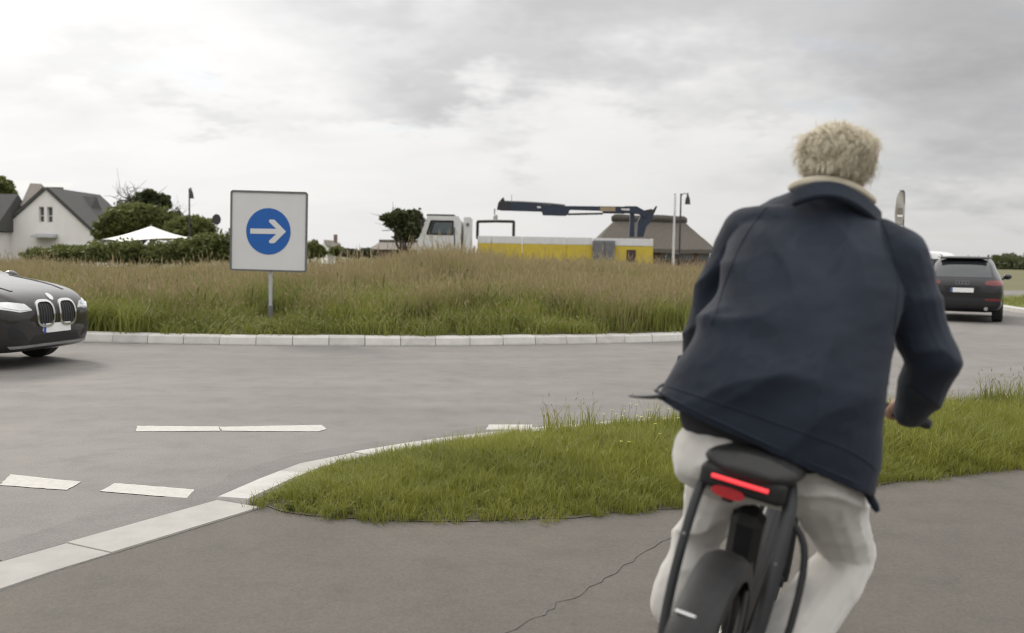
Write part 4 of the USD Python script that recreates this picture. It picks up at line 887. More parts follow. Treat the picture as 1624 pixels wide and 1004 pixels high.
# far wood and hedge at the right
g = np.random.default_rng(5); B = []
for i in range(150):
    px = g.uniform(1380, 2300); Y = g.uniform(255, 300); h = g.uniform(1.6, 3.2) + 1.3 * (1540 < px < 1570) + 1.2 * (1585 < px < 1640); x = at(px, 420, Y)[0]; B.append(((x, Y, h * .45), (g.uniform(3, 6), 4, h * .6)))
tag(obj('far_wood', leaves(B, 26000, .8, 9), M['leaf_dark']), 'dark band of distant trees along the horizon at the right edge', 'wood', kind='stuff')
B = []
for i in range(240):
    px = g.uniform(-700, 1400); Y = g.uniform(330, 420); x = at(px, 405, Y)[0]; h = g.uniform(.8, 2.4); B.append(((x, Y, h * .4), (g.uniform(5, 11), 4, h * .6)))
tag(obj('far_hedge', leaves(B, 26000, .8, 10), M['leaf_grey']), 'low grey green hedge line far off along the horizon', 'hedge', kind='stuff')

# ------------------------------------------------------------------ electric bicycle, leaning to the right
B_PSI, B_PHI = math.radians(24.3), math.radians(11.0)
bf = np.array([math.sin(B_PSI), math.cos(B_PSI), 0]); bl0 = np.array([-math.cos(B_PSI), math.sin(B_PSI), 0]); bu0 = np.array([0, 0, 1.])
bu = bu0 * math.cos(B_PHI) - bl0 * math.sin(B_PHI); bl = bl0 * math.cos(B_PHI) + bu0 * math.sin(B_PHI)
B_O = np.array([.403, 2.435, 0.0])
BM = np.eye(4); BM[:3, 0] = bf; BM[:3, 1] = bl; BM[:3, 2] = bu; BM[:3, 3] = B_O
def bw(x, y, z): return B_O + bf * x + bl * y + bu * z

def hull_chain(spheres, seg=20):
    """Tapered limbs: the hull of each pair of neighbouring spheres."""
    S = [m3.Manifold.sphere(r, seg).translate([float(v) for v in p]) for p, r in spheres]
    return [m3.Manifold.batch_hull([a, b]) for a, b in zip(S[:-1], S[1:])] if len(S) > 1 else S
def union(parts): return m3.Manifold.batch_boolean(parts, m3.OpType.Add)
def organic(man_, edge, it=10, lamb=.5):
    m = tm(man_.refine_to_length(edge)); m.merge_vertices(); trimesh.smoothing.filter_taubin(m, lamb=lamb, nu=lamb + .03, iterations=it); return m

def mk_bike():
    x = UsdGeom.Xform.Define(stage, '/World/bicycle'); x.AddTransformOp().Set(Gf.Matrix4d(*BM.T.ravel().tolist()))
    t = tag(x.GetPrim(), 'black electric bicycle ridden by the person, red light strip glowing under its saddle', 'bicycle')
    V = lambda *a: np.array(a, float)
    # wheels
    for wx in (0, 1.10):
        w = obj('wheel', mtx(trimesh.creation.torus(.325, .028, 64, 14), trimesh.transformations.translation_matrix([wx, 0, .353]) @ trimesh.transformations.rotation_matrix(PI / 2, [1, 0, 0])), M['rubber'], t, smooth=True)
        obj('rim', mtx(lathe([(.283, -.013), (.302, -.016), (.302, .016), (.283, .013), (.283, -.013)], 64, 'y'), trimesh.transformations.translation_matrix([wx, 0, .353])), M['dark_metal'], w, smooth=40)
        obj('hub', mtx(lathe([(0, -.06), (.03, -.06), (.03, -.03), (.055, -.025), (.055, .025), (.03, .03), (.03, .06), (0, .06)], 24, 'y'), trimesh.transformations.translation_matrix([wx, 0, .353])), M['dark_metal'], w, smooth=40)
        for k in range(28):
            a = k * 2 * PI / 28; e = 1 if k % 2 else -1
            obj('spoke', tube([V(wx + .05 * math.cos(a + .25 * e), .025 * e, .353 + .05 * math.sin(a + .25 * e)), V(wx + .29 * math.cos(a), 0, .353 + .29 * math.sin(a))], .0012, 4), M['silver'], w)
    # frame, battery in the seat tube, stays
    obj('frame', [tube([V(.97, 0, .66), V(.94, 0, .78), V(.905, 0, .93)], .024, 12), tube(smooth_path([V(.95, 0, .74), V(.74, 0, .52), V(.46, 0, .31)], 12), .034, 12), tube(smooth_path([V(.92, 0, .86), V(.66, 0, .62), V(.37, 0, .52)], 12), .022, 12),
                  tube([V(.46, 0, .29), V(.40, 0, .45), V(.28, 0, .76)], .022, 12), tube([V(.46, -.05, .29), V(.46, .05, .29)], .042, 16)], M['dark_metal'], t, smooth=40)
    obj('battery', mtx(cbox([0, 0, 0], [.085, .088, .42], .022), trimesh.transformations.translation_matrix([.315, -.004, .60]) @ trimesh.transformations.rotation_matrix(-.35, [0, 1, 0])), M['black'], t, smooth=30)
    obj('seat_post', tube([V(.30, .032, .70), V(.235, .028, .93)], [.018, .016], 12), M['silver'], t, smooth=40)
    obj('clamp', tube([V(.295, 0, .75), V(.28, 0, .79)], .030, 12), M['dark_metal'], t, smooth=40)
    for s_ in (-1, 1):
        obj('seat_stay', tube([V(.31, s_ * .022, .70), V(.16, s_ * .055, .54), V(0, s_ * .07, .353)], .010, 8), M['dark_metal'], t, smooth=True)
        obj('chain_stay', tube([V(.46, s_ * .035, .29), V(.22, s_ * .055, .315), V(0, s_ * .07, .353)], .012, 8), M['dark_metal'], t, smooth=True)
        obj('fork_leg', tube(smooth_path([V(.97, s_ * .045, .70), V(1.02, s_ * .06, .52), V(1.10, s_ * .06, .353)], 8), .013, 8), M['dark_metal'], t, smooth=True)
        # the hoop of the rack: from the back of the saddle down to the axle
        obj('rack_hoop', tube(smooth_path([V(.17, s_ * .085, .935), V(.115, s_ * .112, .87), V(.075, s_ * .118, .76), V(.035, s_ * .115, .56), V(0, s_ * .085, .36)], 18), .0125 if s_ > 0 else .019, 10), M['dark_metal'], t, smooth=True)
    obj('rack_rail', tube(smooth_path([V(.105, -.115, .85), V(.10, -.165, .80), V(.075, -.185, .70), V(.02, -.18, .52), V(.0, -.13, .40)], 12), .0095, 8), M['black'], t, smooth=True)
    # mudguards: curved shells
    def guard(wx, a0, a1, R, wd, nm):
        prof = [(-wd / 2, -.050), (-wd * .47, -.010), (-wd * .25, .004), (0, .007), (wd * .25, .004), (wd * .47, -.010), (wd / 2, -.050)]; prof += [(y * .96, z - .004) for y, z in prof[::-1]]
        Vv = []; A_ = np.linspace(a0, a1, 40)
        for a in A_:
            for y, z in prof: Vv.append([wx + (R + z) * math.cos(a), y, .353 + (R + z) * math.sin(a)])
        n = len(prof); Fc = []
        for i in range(39):
            for j in range(n): a, b = i * n + j, i * n + (j + 1) % n; Fc += [[a, a + n, b], [b, a + n, b + n]]
        for j in range(1, n - 1): Fc += [[0, j, j + 1], [39 * n, 39 * n + j + 1, 39 * n + j]]
        m = trimesh.Trimesh(np.array(Vv), np.array(Fc), process=False); m.fix_normals(); return obj('mudguard', m, M['black'], t, smooth=45)
    gd = guard(0, math.radians(40), math.radians(205), .374, .112, 'rear'); guard(1.10, math.radians(10), math.radians(150), .370, .066, 'front')
    obj('reflector_stud', cbox([-.225, .02, .655], [.012, .05, .008], .003), M['silver'], gd)
    for s_ in (-1, 1): obj('stay', tube([V(0, s_ * .075, .36), V(-.20, s_ * .045, .63)], .003, 5), M['dark_metal'], gd)
    # saddle: broad padded rear, nose forward
    sec = []
    for xx, wy, zt, th in [(.075, .085, .962, .045), (.095, .118, .985, .075), (.15, .132, 1.004, .092), (.21, .118, 1.004, .085), (.27, .072, .992, .06), (.33, .038, .988, .05), (.385, .026, .984, .04), (.40, .014, .978, .025)]:
        sec.append((xx, wy, zt, th))
    sp = []
    for xx, wy, zt, th in sec: sp.append([m3.Manifold.sphere(1, 18).scale([.02, wy, th / 2]).translate([xx, 0, zt - th / 2])])
    sad = union([m3.Manifold.batch_hull([a[0], b[0]]) for a, b in zip(sp[:-1], sp[1:])]); sm = organic(sad, .014, 6)
    sd = obj('saddle', sm, mat('saddle_vinyl', (.016, .0155, .0155), .38, .2, 14, .15, 120, spec=.4), t, smooth=True)
    obj('saddle_rail', [tube(smooth_path([V(.11, s_ * .05, .93), V(.20, s_ * .035, .915), V(.30, s_ * .03, .92), V(.37, s_ * .015, .95)], 10), .0045, 6) for s_ in (-1, 1)], M['silver'], sd)
    # moulded tail under the saddle that carries the light
    tail = m3.Manifold.batch_hull([m3.Manifold.sphere(.018, 12).translate([.086, y + .008, z]) for y in (-.092, .092) for z in (.890, .918)] + [m3.Manifold.sphere(.018, 12).translate([.20, y, z]) for y in (-.07, .07) for z in (.90, .94)])
    tl = obj('tail_housing', tm(tail), M['black'], t, smooth=40)
    obj('light_strip', trimesh.util.concatenate([tube([V(.062, y0 + .012, .908), V(.058, .012, .909), V(.062, y1 + .012, .908)], .0058, 8) for y0, y1 in ((-.072, .072),)]), M['red_bright'], tl, smooth=True)
    obj('reflector', mtx(extrude(ell(0, 0, .042, .014, 2.5), .012), trimesh.transformations.translation_matrix([.064, .036, .874]) @ np.array([[0, 0, 1., 0], [1, 0, 0, 0], [0, 1, 0, 0], [0, 0, 0, 1]])), M['red_reflector'], tl)
    obj('reflector_bracket', cbox([.085, .036, .868], [.02, .03, .04], .004), M['black'], tl)
    obj('light_cable', tube(smooth_path([V(.10, .03, .89), V(.16, .035, .84), V(.24, .04, .80), V(.30, .035, .70)], 14), .0028, 6), M['rubber'], t, smooth=True)
    for s_ in (-1, 1): obj('bolt', sph(V(.068, s_ * .118, .74) + V(-.012, 0, 0), .006, 1), M['locker'], t)
    # bars
    obj('stem', [tube([V(.905, 0, .93), V(.875, 0, 1.04), V(.83, 0, 1.085)], .019, 12)], M['dark_metal'], t, smooth=40)
    hb = obj('handlebar', tube(smooth_path([V(.70, .375, 1.075), V(.745, .24, 1.085), V(.815, .10, 1.088), V(.83, 0, 1.085), V(.815, -.10, 1.088), V(.745, -.24, 1.085), V(.70, -.375, 1.075)], 40), .0115, 10), M['dark_metal'], t, smooth=True)
    for s_ in (-1, 1):
        obj('grip', tube([V(.745, s_ * .245, 1.085), V(.70, s_ * .375, 1.075), V(.698, s_ * .385, 1.075)], [.0165, .0165, .012], 12), M['rubber'], hb, smooth=40)
        obj('brake_lever', tube(smooth_path([V(.775, s_ * .20, 1.085), V(.81, s_ * .235, 1.075), V(.785, s_ * .33, 1.065)], 8), [.010, .009, .008, .007, .006, .006, .006, .005], 6), M['silver'], hb, smooth=True)
        obj('brake_cable', tube(smooth_path([V(.80, s_ * .19, 1.09), V(.90, s_ * .22, 1.16), V(.96, s_ * .10, 1.08), V(.95, s_ * .02, .88)], 16), .0028, 6), M['rubber'], hb, smooth=True)
    obj('display', cbox([.80, 0, 1.115], [.05, .075, .02], .006), M['black'], hb)
    # cranks and pedals
    BBc = V(.46, 0, .29); ca = math.radians(-18); d = V(math.cos(ca), 0, math.sin(ca)) * .165
    ck = obj('crankset', [mtx(lathe([(.03, -.004), (.092, -.004), (.092, .004), (.03, .004), (.03, -.004)], 40, 'y'), trimesh.transformations.translation_matrix([.46, -.05, .29])), tube([BBc + V(0, .07, 0), BBc + d + V(0, .085, 0)], [.014, .011], 8), tube([BBc + V(0, -.07, 0), BBc - d + V(0, -.085, 0)], [.014, .011], 8)], M['dark_metal'], t, smooth=40)
    for s_, e in ((1, 1), (-1, -1)): obj('pedal', cbox(BBc + d * e + V(0, s_ * .14, 0), [.09, .10, .026], .006), M['black'], ck)
    obj('chain_guard', cbox([.235, -.062, .325], [.44, .014, .085], .006), M['black'], t)
    return BBc + d + V(0, .14, 0), BBc - d + V(0, -.14, 0)
PED_L, PED_R = mk_bike()

# ------------------------------------------------------------------ the rider
def mk_person():
    g = np.random.default_rng(17)
    seatp = bw(.22, 0, 1.0)
    t = thing('person', 'cyclist seen from behind with curly fair hair, navy jacket and pale trousers', 'person', loc=tuple(seatp)); S0 = np.array(seatp)
    put = lambda nm, m, mt, parent=t, sm=True, lab=None: obj(nm, m, mt, parent, sm, lab, shift=S0)
    skin = mat('skin', (.36, .22, .16), .55, .10, 30, .1, 90); jk = mat('navy_jacket_cloth', (.0066, .0104, .0190), .78, .22, 5, .30, 260, sheen=.06, spec=.22, color2=(.0098, .0150, .0260), dist=.004)
    tr = mat('pale_cotton_trousers', (.48, .466, .44), .85, .05, 6, .25, 220, sheen=.2, dist=.004)
    A_ = lambda px, py, Y: at(px, py, Y)
    sc = lambda px, Y: px * Y / PF
    # joints
    shL, shR = A_(1187, 372, 2.79), A_(1422, 410, 2.67)
    elL, elR = A_(1127, 484, 2.86), A_(1478, 572, 2.62)
    gL, gR = bw(.725, .31, 1.08), bw(.725, -.31, 1.08)
    wrL, wrR = gL - bf * .085 + bu0 * .035, gR - bf * .085 + bu0 * .03 + (-bl0) * .02
    hipL, hipR = A_(1165, 735, 2.64), A_(1300, 755, 2.57)
    knL, knR = A_(1112, 838, 3.00), A_(1346, 880, 2.90)
    fpL, fpR = bw(*PED_L), bw(*PED_R)
    anL, anR = fpL + bf * -.07 + bu0 * .10 + bl0 * .03, fpR + bf * -.02 + bu0 * .10 - bl0 * .05
    head = A_(1331, 250, 2.80); neck0 = A_(1322, 330, 2.75); neck1 = A_(1330, 284, 2.785)
    chest = A_(1300, 440, 2.70); waist = A_(1255, 600, 2.60); pelv = A_(1235, 720, 2.60)
    face = np.array([.48, .88, -.08]); face /= np.linalg.norm(face); hr = np.cross(face, bu0); hr /= np.linalg.norm(hr); hu = np.cross(hr, face)
    H = lambda r, f, u: head + hr * r + face * f + hu * u
    parts = []; dn = lambda p: p - bu0 * .045 + bf * .045
    # skull, jaw, nose, ears, neck
    parts += hull_chain([(H(0, -.012, -.002), .080), (H(0, .03, .0), .079)]) + [m3.Manifold.batch_hull([m3.Manifold.sphere(.062, 14).translate(H(0, .035, -.04).tolist()), m3.Manifold.sphere(.030, 12).translate(H(0, .075, -.095).tolist()), m3.Manifold.sphere(.035, 12).translate(H(.035, .02, -.07).tolist()), m3.Manifold.sphere(.035, 12).translate(H(-.035, .02, -.07).tolist())])]
    parts += hull_chain([(H(0, .105, .0), .008), (H(0, .128, -.035), .013), (H(0, .105, -.045), .012)]) + hull_chain([(H(-.018, .102, -.073), .006), (H(.018, .102, -.073), .006)]) + hull_chain([(H(-.05, .092, .022), .009), (H(-.015, .104, .022), .009)]) + hull_chain([(H(.05, .092, .022), .009), (H(.015, .104, .022), .009)])
    for e in (-1, 1): parts += hull_chain([(H(e * .088, -.005, .022), .014), (H(e * .094, -.012, -.005), .013), (H(e * .086, -.002, -.030), .010)])
    parts += hull_chain([(dn(neck0), .045), (neck1 + bf * .012, .052), (H(0, -.02, -.05), .056)])
    # trunk
    parts += hull_chain([(chest + bl0 * .09, .085), (chest - bl0 * .09, .085)]) + hull_chain([(chest, .10), (waist, .10), (pelv + bf * .03, .10)]) + hull_chain([(dn(shL) * .7 + neck0 * .3, .05), (chest, .09)]) + hull_chain([(dn(shR) * .7 + neck0 * .3, .05), (chest, .09)]) + hull_chain([(dn(neck0), .05), (dn(shL), .045)]) + hull_chain([(dn(neck0), .05), (dn(shR), .045)]) + hull_chain([(hipL + bf * .03, .085), (hipR + bf * .03, .085)])
    for sh, el, wr in ((shL, elL, wrL), (shR, elR, wrR)): parts += hull_chain([(dn(sh), .045), (sh * .5 + el * .5, .045), (el, .038), (el * .55 + wr * .45, .036), (wr, .026)])
    for hp, kn, an in ((hipL, knL, anL), (hipR, knR, anR)): parts += hull_chain([(hp + bf * .03, .076), (hp * .5 + kn * .5, .066), (kn, .052), (kn * .65 + an * .35 - bf * .02, .054), (an, .036)])
    # hands closed round the grips: palm, four fingers of unequal length, thumb under the bar
    for gr, wr, s_ in ((gL, wrL, 1), (gR, wrR, -1)):
        ax = (bw(.70, s_ * .375, 1.075) - bw(.745, s_ * .245, 1.085)); ax /= np.linalg.norm(ax); up_ = bu0 - ax * (bu0 @ ax); up_ /= np.linalg.norm(up_); fw = np.cross(up_, ax) * (1 if np.cross(up_, ax) @ bf > 0 else -1)
        kn = [gr + ax * o + fw * .012 + up_ * .030 for o in (-.032, -.011, .010, .031)]
        parts += hull_chain([(wr, .026), (gr - fw * .045 + up_ * .030, .022)]) + [m3.Manifold.batch_hull([m3.Manifold.sphere(.015, 10).translate(q.tolist()) for q in kn] + [m3.Manifold.sphere(.018, 10).translate((gr - fw * .045 + up_ * .028 + ax * o).tolist()) for o in (-.018, .018)])]
        for q, ln in zip(kn, (.92, 1.05, 1.0, .80)):
            parts += hull_chain([(q, .0105), (q + fw * .030 * ln - up_ * .012, .0098), (q + fw * .026 * ln - up_ * .045 * ln, .0088), (q - fw * .002 - up_ * .058 * ln, .0078)], 10)
        parts += hull_chain([(gr - fw * .030 + up_ * .018 - ax * .030, .013), (gr - fw * .012 - up_ * .014 - ax * .046, .0108), (gr + fw * .018 - up_ * .026 - ax * .040, .0092)], 10)
    body = organic(union(parts), .011, 5)
    put('body', body, skin)
    ew = mat('eye_white', (.6, .58, .55), .2, .05, 30)
    for e in (-1, 1): put('eye', sph(H(e * .032, .093, .005), .012, 2), ew)
    # jacket: rings through the silhouette of the back, joined with sleeves
    rings = [((1040, 634), (1386, 792), 2.585, .165), ((1050, 606), (1397, 745), 2.58, .165), ((1078, 560), (1404, 680), 2.575, .165), ((1104, 512), (1410, 610), 2.585, .170), ((1138, 440), (1424, 530), 2.635, .165), ((1152, 385), (1440, 452), 2.685, .155), ((1176, 344), (1430, 396), 2.72, .135), ((1222, 316), (1400, 356), 2.745, .105), ((1256, 303), (1382, 330), 2.76, .078), ((1262, 294), (1378, 318), 2.77, .066)]
    RV = []; n = 44
    for ri_, (l, r, Y, th) in enumerate(rings):
        lift = (.075, .055, .03, .012)[ri_] if ri_ < 4 else 0.
        a, b = A_(*l, Y + .06), A_(*r, Y - .05); c = (a + b) / 2; ax = (b - a) / 2; dd = np.array([.36, 1.0, .30]); dd -= ax * (dd @ ax) / (ax @ ax); dd /= np.linalg.norm(dd); th_ = np.linspace(0, 2 * PI, n, endpoint=False)
        for q in th_:
            cs, sn = math.cos(q), math.sin(q); k = 2 / 2.5; RV.append(c + ax * np.sign(cs) * abs(cs) ** k + dd * th * np.sign(sn) * abs(sn) ** k + bu0 * lift * max(0., -sn) ** .7)
    RF = []; m_ = len(rings)
    for i in range(m_ - 1):
        for j in range(n): a, b = i * n + j, i * n + (j + 1) % n; RF += [[a, b, b + n], [a, b + n, a + n]]
    cb = len(RV); RV += [np.mean(RV[:n], axis=0) + np.array([0, 0, .03]), np.mean(RV[(m_ - 1) * n:m_ * n], axis=0)]
    for j in range(n): RF += [[cb, (j + 1) % n, j], [cb + 1, (m_ - 1) * n + j, (m_ - 1) * n + (j + 1) % n]]
    torso = trimesh.Trimesh(np.array(RV), np.array(RF), process=True); torso.fix_normals()
    sl = []
    sl += hull_chain([(A_(1232, 356, 2.74), .058), (shL, .078), (shL * .5 + elL * .5 + np.array([-.005, 0, 0]), .070), (elL, .062), (elL * .5 + wrL * .5, .056), (wrL - bf * .01, .047)])
    sl += hull_chain([(A_(1395, 388, 2.72), .072), (shR, .085), (shR * .5 + elR * .5, .080), (elR, .072), (elR * .5 + wrR * .5 - bu0 * .008, .066), (wrR - bf * .005 - bu0 * .004, .050)])
    jm = organic(union([man(torso)] + sl), .011, 9)
    # folds: drags towards the waist at the left, creases at elbows, a seam ridge at the hem
    v = jm.vertices; nrm = jm.vertex_normals
    d = v - CAM; dep = d @ Fw; px = PW / 2 + PF * (d @ Rt) / dep; py = PH / 2 - PF * (d @ Up) / dep
    rd = lambda a: 1 - 2 * np.abs(np.sin(a / 2)) ** .75
    big = meshkit.fbm(np.column_stack([px / 210, py / 120, v[:, 1] * 3]), 3, 4) - .5
    drag = rd((py + .42 * (px - 1100) * (px < 1330) * .6) / 15.0 + 5.5 * meshkit.noise(np.column_stack([px / 90, py / 90, v[:, 1] * 2]), 8)) * np.exp(-((px - 1145) / 95) ** 2 - ((py - 540) / 105) ** 2)
    yoke = rd((px - .5 * py) / 17 + 4 * meshkit.noise(np.column_stack([px / 80, py / 80, v[:, 1]]), 3)) * np.exp(-((px - 1290) / 85) ** 2 - ((py - 395) / 70) ** 2)
    slv = rd((py - .35 * px) / 11 + 5 * meshkit.noise(np.column_stack([px / 60, py / 60, v[:, 1] * 3]), 12)) * np.exp(-((px - 1480) / 48) ** 2 - ((py - 560) / 90) ** 2)
    slv2 = rd((py + .5 * px) / 11 + 5 * meshkit.noise(np.column_stack([px / 60, py / 60, v[:, 1] * 3]), 13)) * np.exp(-((px - 1125) / 35) ** 2 - ((py - 460) / 55) ** 2)
    right = rd((px + .25 * py) / 24 + 4 * meshkit.noise(np.column_stack([px / 110, py / 110, v[:, 1]]), 31)) * np.exp(-((px - 1340) / 90) ** 2 - ((py - 620) / 130) ** 2)
    low = rd((px * .55 + py) / 19 + 5 * meshkit.noise(np.column_stack([px / 130, py / 90, v[:, 1]]), 37)) * np.exp(-((px - 1220) / 150) ** 2 - ((py - 650) / 70) ** 2)
    jm.vertices = v + nrm * ((meshkit.fbm(np.column_stack([px / 55, py / 38, v[:, 1] * 9]), 3, 14) - .5) * .010 + big * .012 + drag * .0125 + yoke * .008 + slv * .011 + slv2 * .009 + right * .008 + low * .007)[:, None]
    jo = put('jacket', jm, jk)
    hem = np.array(RV[:n]); hb_ = np.vstack([hem, hem[:2]]) + np.array([0, 0, .022]); cen = hem.mean(0)
    put('hem_seam', tube((hb_ - cen) * 1.0 + cen, .0035, 6), jk, jo)
    put('collar', organic(union([man(tube(smooth_path([A_(1256, 306 + o, 2.70 - o * .0008), A_(1300, 292 + o, 2.672 - o * .0012), A_(1345, 300 + o, 2.672 - o * .0012), A_(1384, 328 + o, 2.70 - o * .0008), A_(1388, 335 + o, 2.80)], 20), np.r_[.007, np.full(18, .0105), .007], 14)) for o in (2, 6, 10, 14, 18)]), .008, 22), jk, jo)
    put('drawcord', tube(smooth_path([A_(1060, 626, 2.56), A_(1030, 630, 2.55), A_(997, 628, 2.55)], 8), np.linspace(.008, .002, 8), 6), M['black'], jo)
    put('hem_tab', tube(smooth_path([A_(1366, 765, 2.54), A_(1378, 785, 2.535), A_(1392, 811, 2.53)], 8), np.r_[.016, np.full(6, .011), .007], 8), jk, jo)
    # seams: stitched along the surface of the cloth
    rayer = trimesh.ray.ray_pyembree.RayMeshIntersector(jm)
    def seam(P, r=.0022, mt=jk):
        px_ = smooth_path([(a, b, 0) for a, b in P], 40)[:, :2]; D_ = np.array([ray(*p) for p in px_])
        loc, ri, _ = rayer.intersects_location(np.tile(CAM, (40, 1)), D_, multiple_hits=False)
        if len(loc) > 6: loc = loc[np.argsort(ri)]; put('seam', tube(loc, r, 6), mt, jo)
    seam([(1056, 612), (1120, 632), (1200, 660), (1280, 688), (1345, 714), (1388, 745)]); seam([(1216, 328), (1178, 380), (1156, 430), (1140, 480), (1128, 515)]); seam([(1398, 350), (1418, 400), (1424, 460), (1416, 530)])
    seam([(1262, 318), (1300, 308), (1340, 318), (1372, 338)], .003)
    # shirt collar
    sc_ = []
    for k in range(2):
        P = smooth_path([A_(1254, 299, 2.775), A_(1272, 290, 2.72), A_(1310, 286 , 2.690), A_(1352, 296, 2.695), A_(1380, 314, 2.75), A_(1384, 318, 2.83)], 26); sc_.append(tube(P + np.array([0, 0, .004 * k]), .0085, 8))
    put('shirt_collar', sc_, mat('beige_shirt', (.48, .43, .34), .8, .08, 20))
    # dark jersey that shows below the hem
    jr = hull_chain([(A_(1140, 655, 2.60), .105), (A_(1230, 680, 2.59), .135), (A_(1315, 722, 2.57), .115)])
    put('jersey', organic(union(jr), .02, 5), mat('black_jersey', (.012, .013, .016), .9, .2, 20), t)
    # trousers
    q = lambda a, b, k: a * (1 - k) + b * k
    def leg(hp, kn, an, wide):
        return hull_chain([(hp, .114), (q(hp, kn, .45), .096), (kn, .078), (q(kn, an, .35) - bf * .02, .078 * wide), (q(kn, an, .75) - bf * .015, .080 * wide), (q(kn, an, .93), .078 * wide)])
    trs = hull_chain([(A_(1138, 722, 2.60), .120), (A_(1220, 728, 2.60), .128), (A_(1310, 760, 2.61), .118)]) + leg(hipL, knL, anL, 1.0) + leg(hipR, knR, anR, 1.12)
    tmh = organic(union(trs), .011, 9); v = tmh.vertices; nrm = tmh.vertex_normals; d = v - CAM; dep = d @ Fw; px = PW / 2 + PF * (d @ Rt) / dep; py = PH / 2 - PF * (d @ Up) / dep
    rd = lambda a: 1 - 2 * np.abs(np.sin(a / 2)) ** .75
    wr_ = rd((py - .30 * px) / 8.5 + 6 * meshkit.noise(np.column_stack([px / 70, py / 50, v[:, 1] * 2]), 5)) * np.exp(-((px - 1320) / 75) ** 2 - ((py - 790) / 55) ** 2)
    lf = rd((py + .25 * px) / 13 + 5 * meshkit.noise(np.column_stack([px / 60, py / 60, v[:, 1] * 2]), 6)) * np.exp(-((px - 1100) / 60) ** 2 - ((py - 840) / 90) ** 2)
    tmh.vertices = v + nrm * ((meshkit.fbm(v * 9, 3, 7) - .5) * .022 + wr_ * .012 + lf * .011)[:, None]
    tro = put('trousers', tmh, tr)
    rt = trimesh.ray.ray_pyembree.RayMeshIntersector(tmh)
    for P in ([(1376, 800), (1384, 850), (1388, 900), (1380, 960), (1372, 1004)], [(1275, 765), (1310, 768), (1345, 775)], [(1080, 700), (1096, 745), (1100, 800), (1088, 860), (1078, 930)]):
        px_ = smooth_path([(a, b, 0) for a, b in P], 30)[:, :2]; loc, ri, _ = rt.intersects_location(np.tile(CAM, (30, 1)), np.array([ray(*p) for p in px_]), multiple_hits=False)
        if len(loc) > 6 and np.abs(np.diff(loc[np.argsort(ri)], axis=0)).max() < .06: put('seam', tube(loc[np.argsort(ri)], .0022, 6), tr, tro)
    for an, fp in ((anL, fpL), (anR, fpR)):
        sh = union(hull_chain([(fp - bf * .10 + bu0 * .045, .036), (fp + bf * .02 + bu0 * .045, .040), (fp + bf * .12 + bu0 * .035, .030)]) + hull_chain([(an, .042), (fp - bf * .07 + bu0 * .05, .042)]))
        so = put('shoe', organic(sh, .012, 5), mat('shoe_dark', (.03, .028, .026), .6, .2, 20))
    # hair: a tousled cap with loose curls over it
    cap = trimesh.creation.icosphere(5, 1.0); u = cap.vertices.copy(); lo = np.column_stack([u @ hr, u @ face, u @ hu])
    rad = np.column_stack([lo[:, 0] * .088 * (1 + .14 * np.clip(lo[:, 2], -1, .6)), lo[:, 1] * .108 - .012, np.sign(lo[:, 2]) * np.abs(lo[:, 2]) ** .8 * .074 - .002]); keep_ = ~((lo[:, 1] > .35) & (lo[:, 2] < .55)) & (lo[:, 2] > -.80)
    nn = meshkit.fbm(u * 3.2, 4, 3) - .5; rad *= (1 + .36 * nn)[:, None]
    cap.vertices = head + rad[:, :1] * hr + rad[:, 1:2] * face + rad[:, 2:] * hu
    cap.update_faces(keep_[cap.faces].all(1)); cap.remove_unreferenced_vertices()
    hn = {'g': ('geometry', {}), 'n': ('noise_texture', {'scale': 26., 'detail': 4.}), 'r': ('rgb_ramp', {'ramp': [(.3, (.46, .40, .30)), (.7, (.80, .75, .62))]}), 'p': ('principled_bsdf', {'roughness': .75})}
    hm0 = usdkit.material(stage, '/World/Looks/hair_under', hn, [('g.position', 'n.vector'), ('n.fac', 'r.fac'), ('r.color', 'p.base_color')], surface='p.BSDF')
    ho = put('hair', cap, hm0)
    hm1 = usdkit.material(stage, '/World/Looks/hair_curls', {'g': ('geometry', {}), 'r': ('rgb_ramp', {'ramp': [(0, (.66, .61, .49)), (.4, (.86, .83, .71)), (.75, (.93, .91, .82)), (1, (.96, .95, .89))]}), 'p': ('principled_bsdf', {'roughness': .55, 'specular_ior_level': .4}), 't': ('translucent_bsdf', {}), 'm': ('mix_closure', {'fac': .3})},
        [('g.random_per_island', 'r.fac'), ('r.color', 'p.base_color'), ('r.color', 't.color'), ('p.BSDF', 'm.closure1'), ('t.BSDF', 'm.closure2')], surface='m.closure')
    V, F = [], []; roots = cap.sample(5200) if False else None
    fa = cap.area_faces; pk = g.choice(len(cap.faces), 5200, p=fa / fa.sum()); bc = g.dirichlet([1, 1, 1], 5200); roots = (cap.triangles[pk] * bc[:, :, None]).sum(1); rn = cap.face_normals[pk]
    rn = np.where(((rn * (roots - head)).sum(1) < 0)[:, None], -rn, rn)
    clump = np.round(roots / .032) * .032; ph = meshkit.noise(clump * 61.0, 4) * 2 * PI
    for i in range(5200):
        lr = (roots[i] - head) @ hu; nn_ = rn[i]; tdir = -hu * .6 + hr * (meshkit.noise(clump[i] * 37, 9) - .5) * 2.4 - face * .3 + hu * (.9 if lr > .06 else 0) * (meshkit.noise(clump[i] * 23, 2) - .3)
        tdir -= nn_ * (tdir @ nn_); tdir /= np.linalg.norm(tdir) + 1e-9; sd = np.cross(nn_, tdir); L_ = g.uniform(.040, .085); wv = g.uniform(.007, .015); kz = 6; pts = []
        for k in range(kz):
            s_ = k / (kz - 1); an_ = ph[i] + s_ * 3.4; pts.append(roots[i] + tdir * L_ * s_ * (1 - .25 * s_) + nn_ * (.003 + .013 * math.sin(PI * min(1, s_ * 1.15)) + wv * .5 * math.sin(an_)) + sd * wv * math.cos(an_))
        wd = g.uniform(.0010, .0022); b0 = len(V)
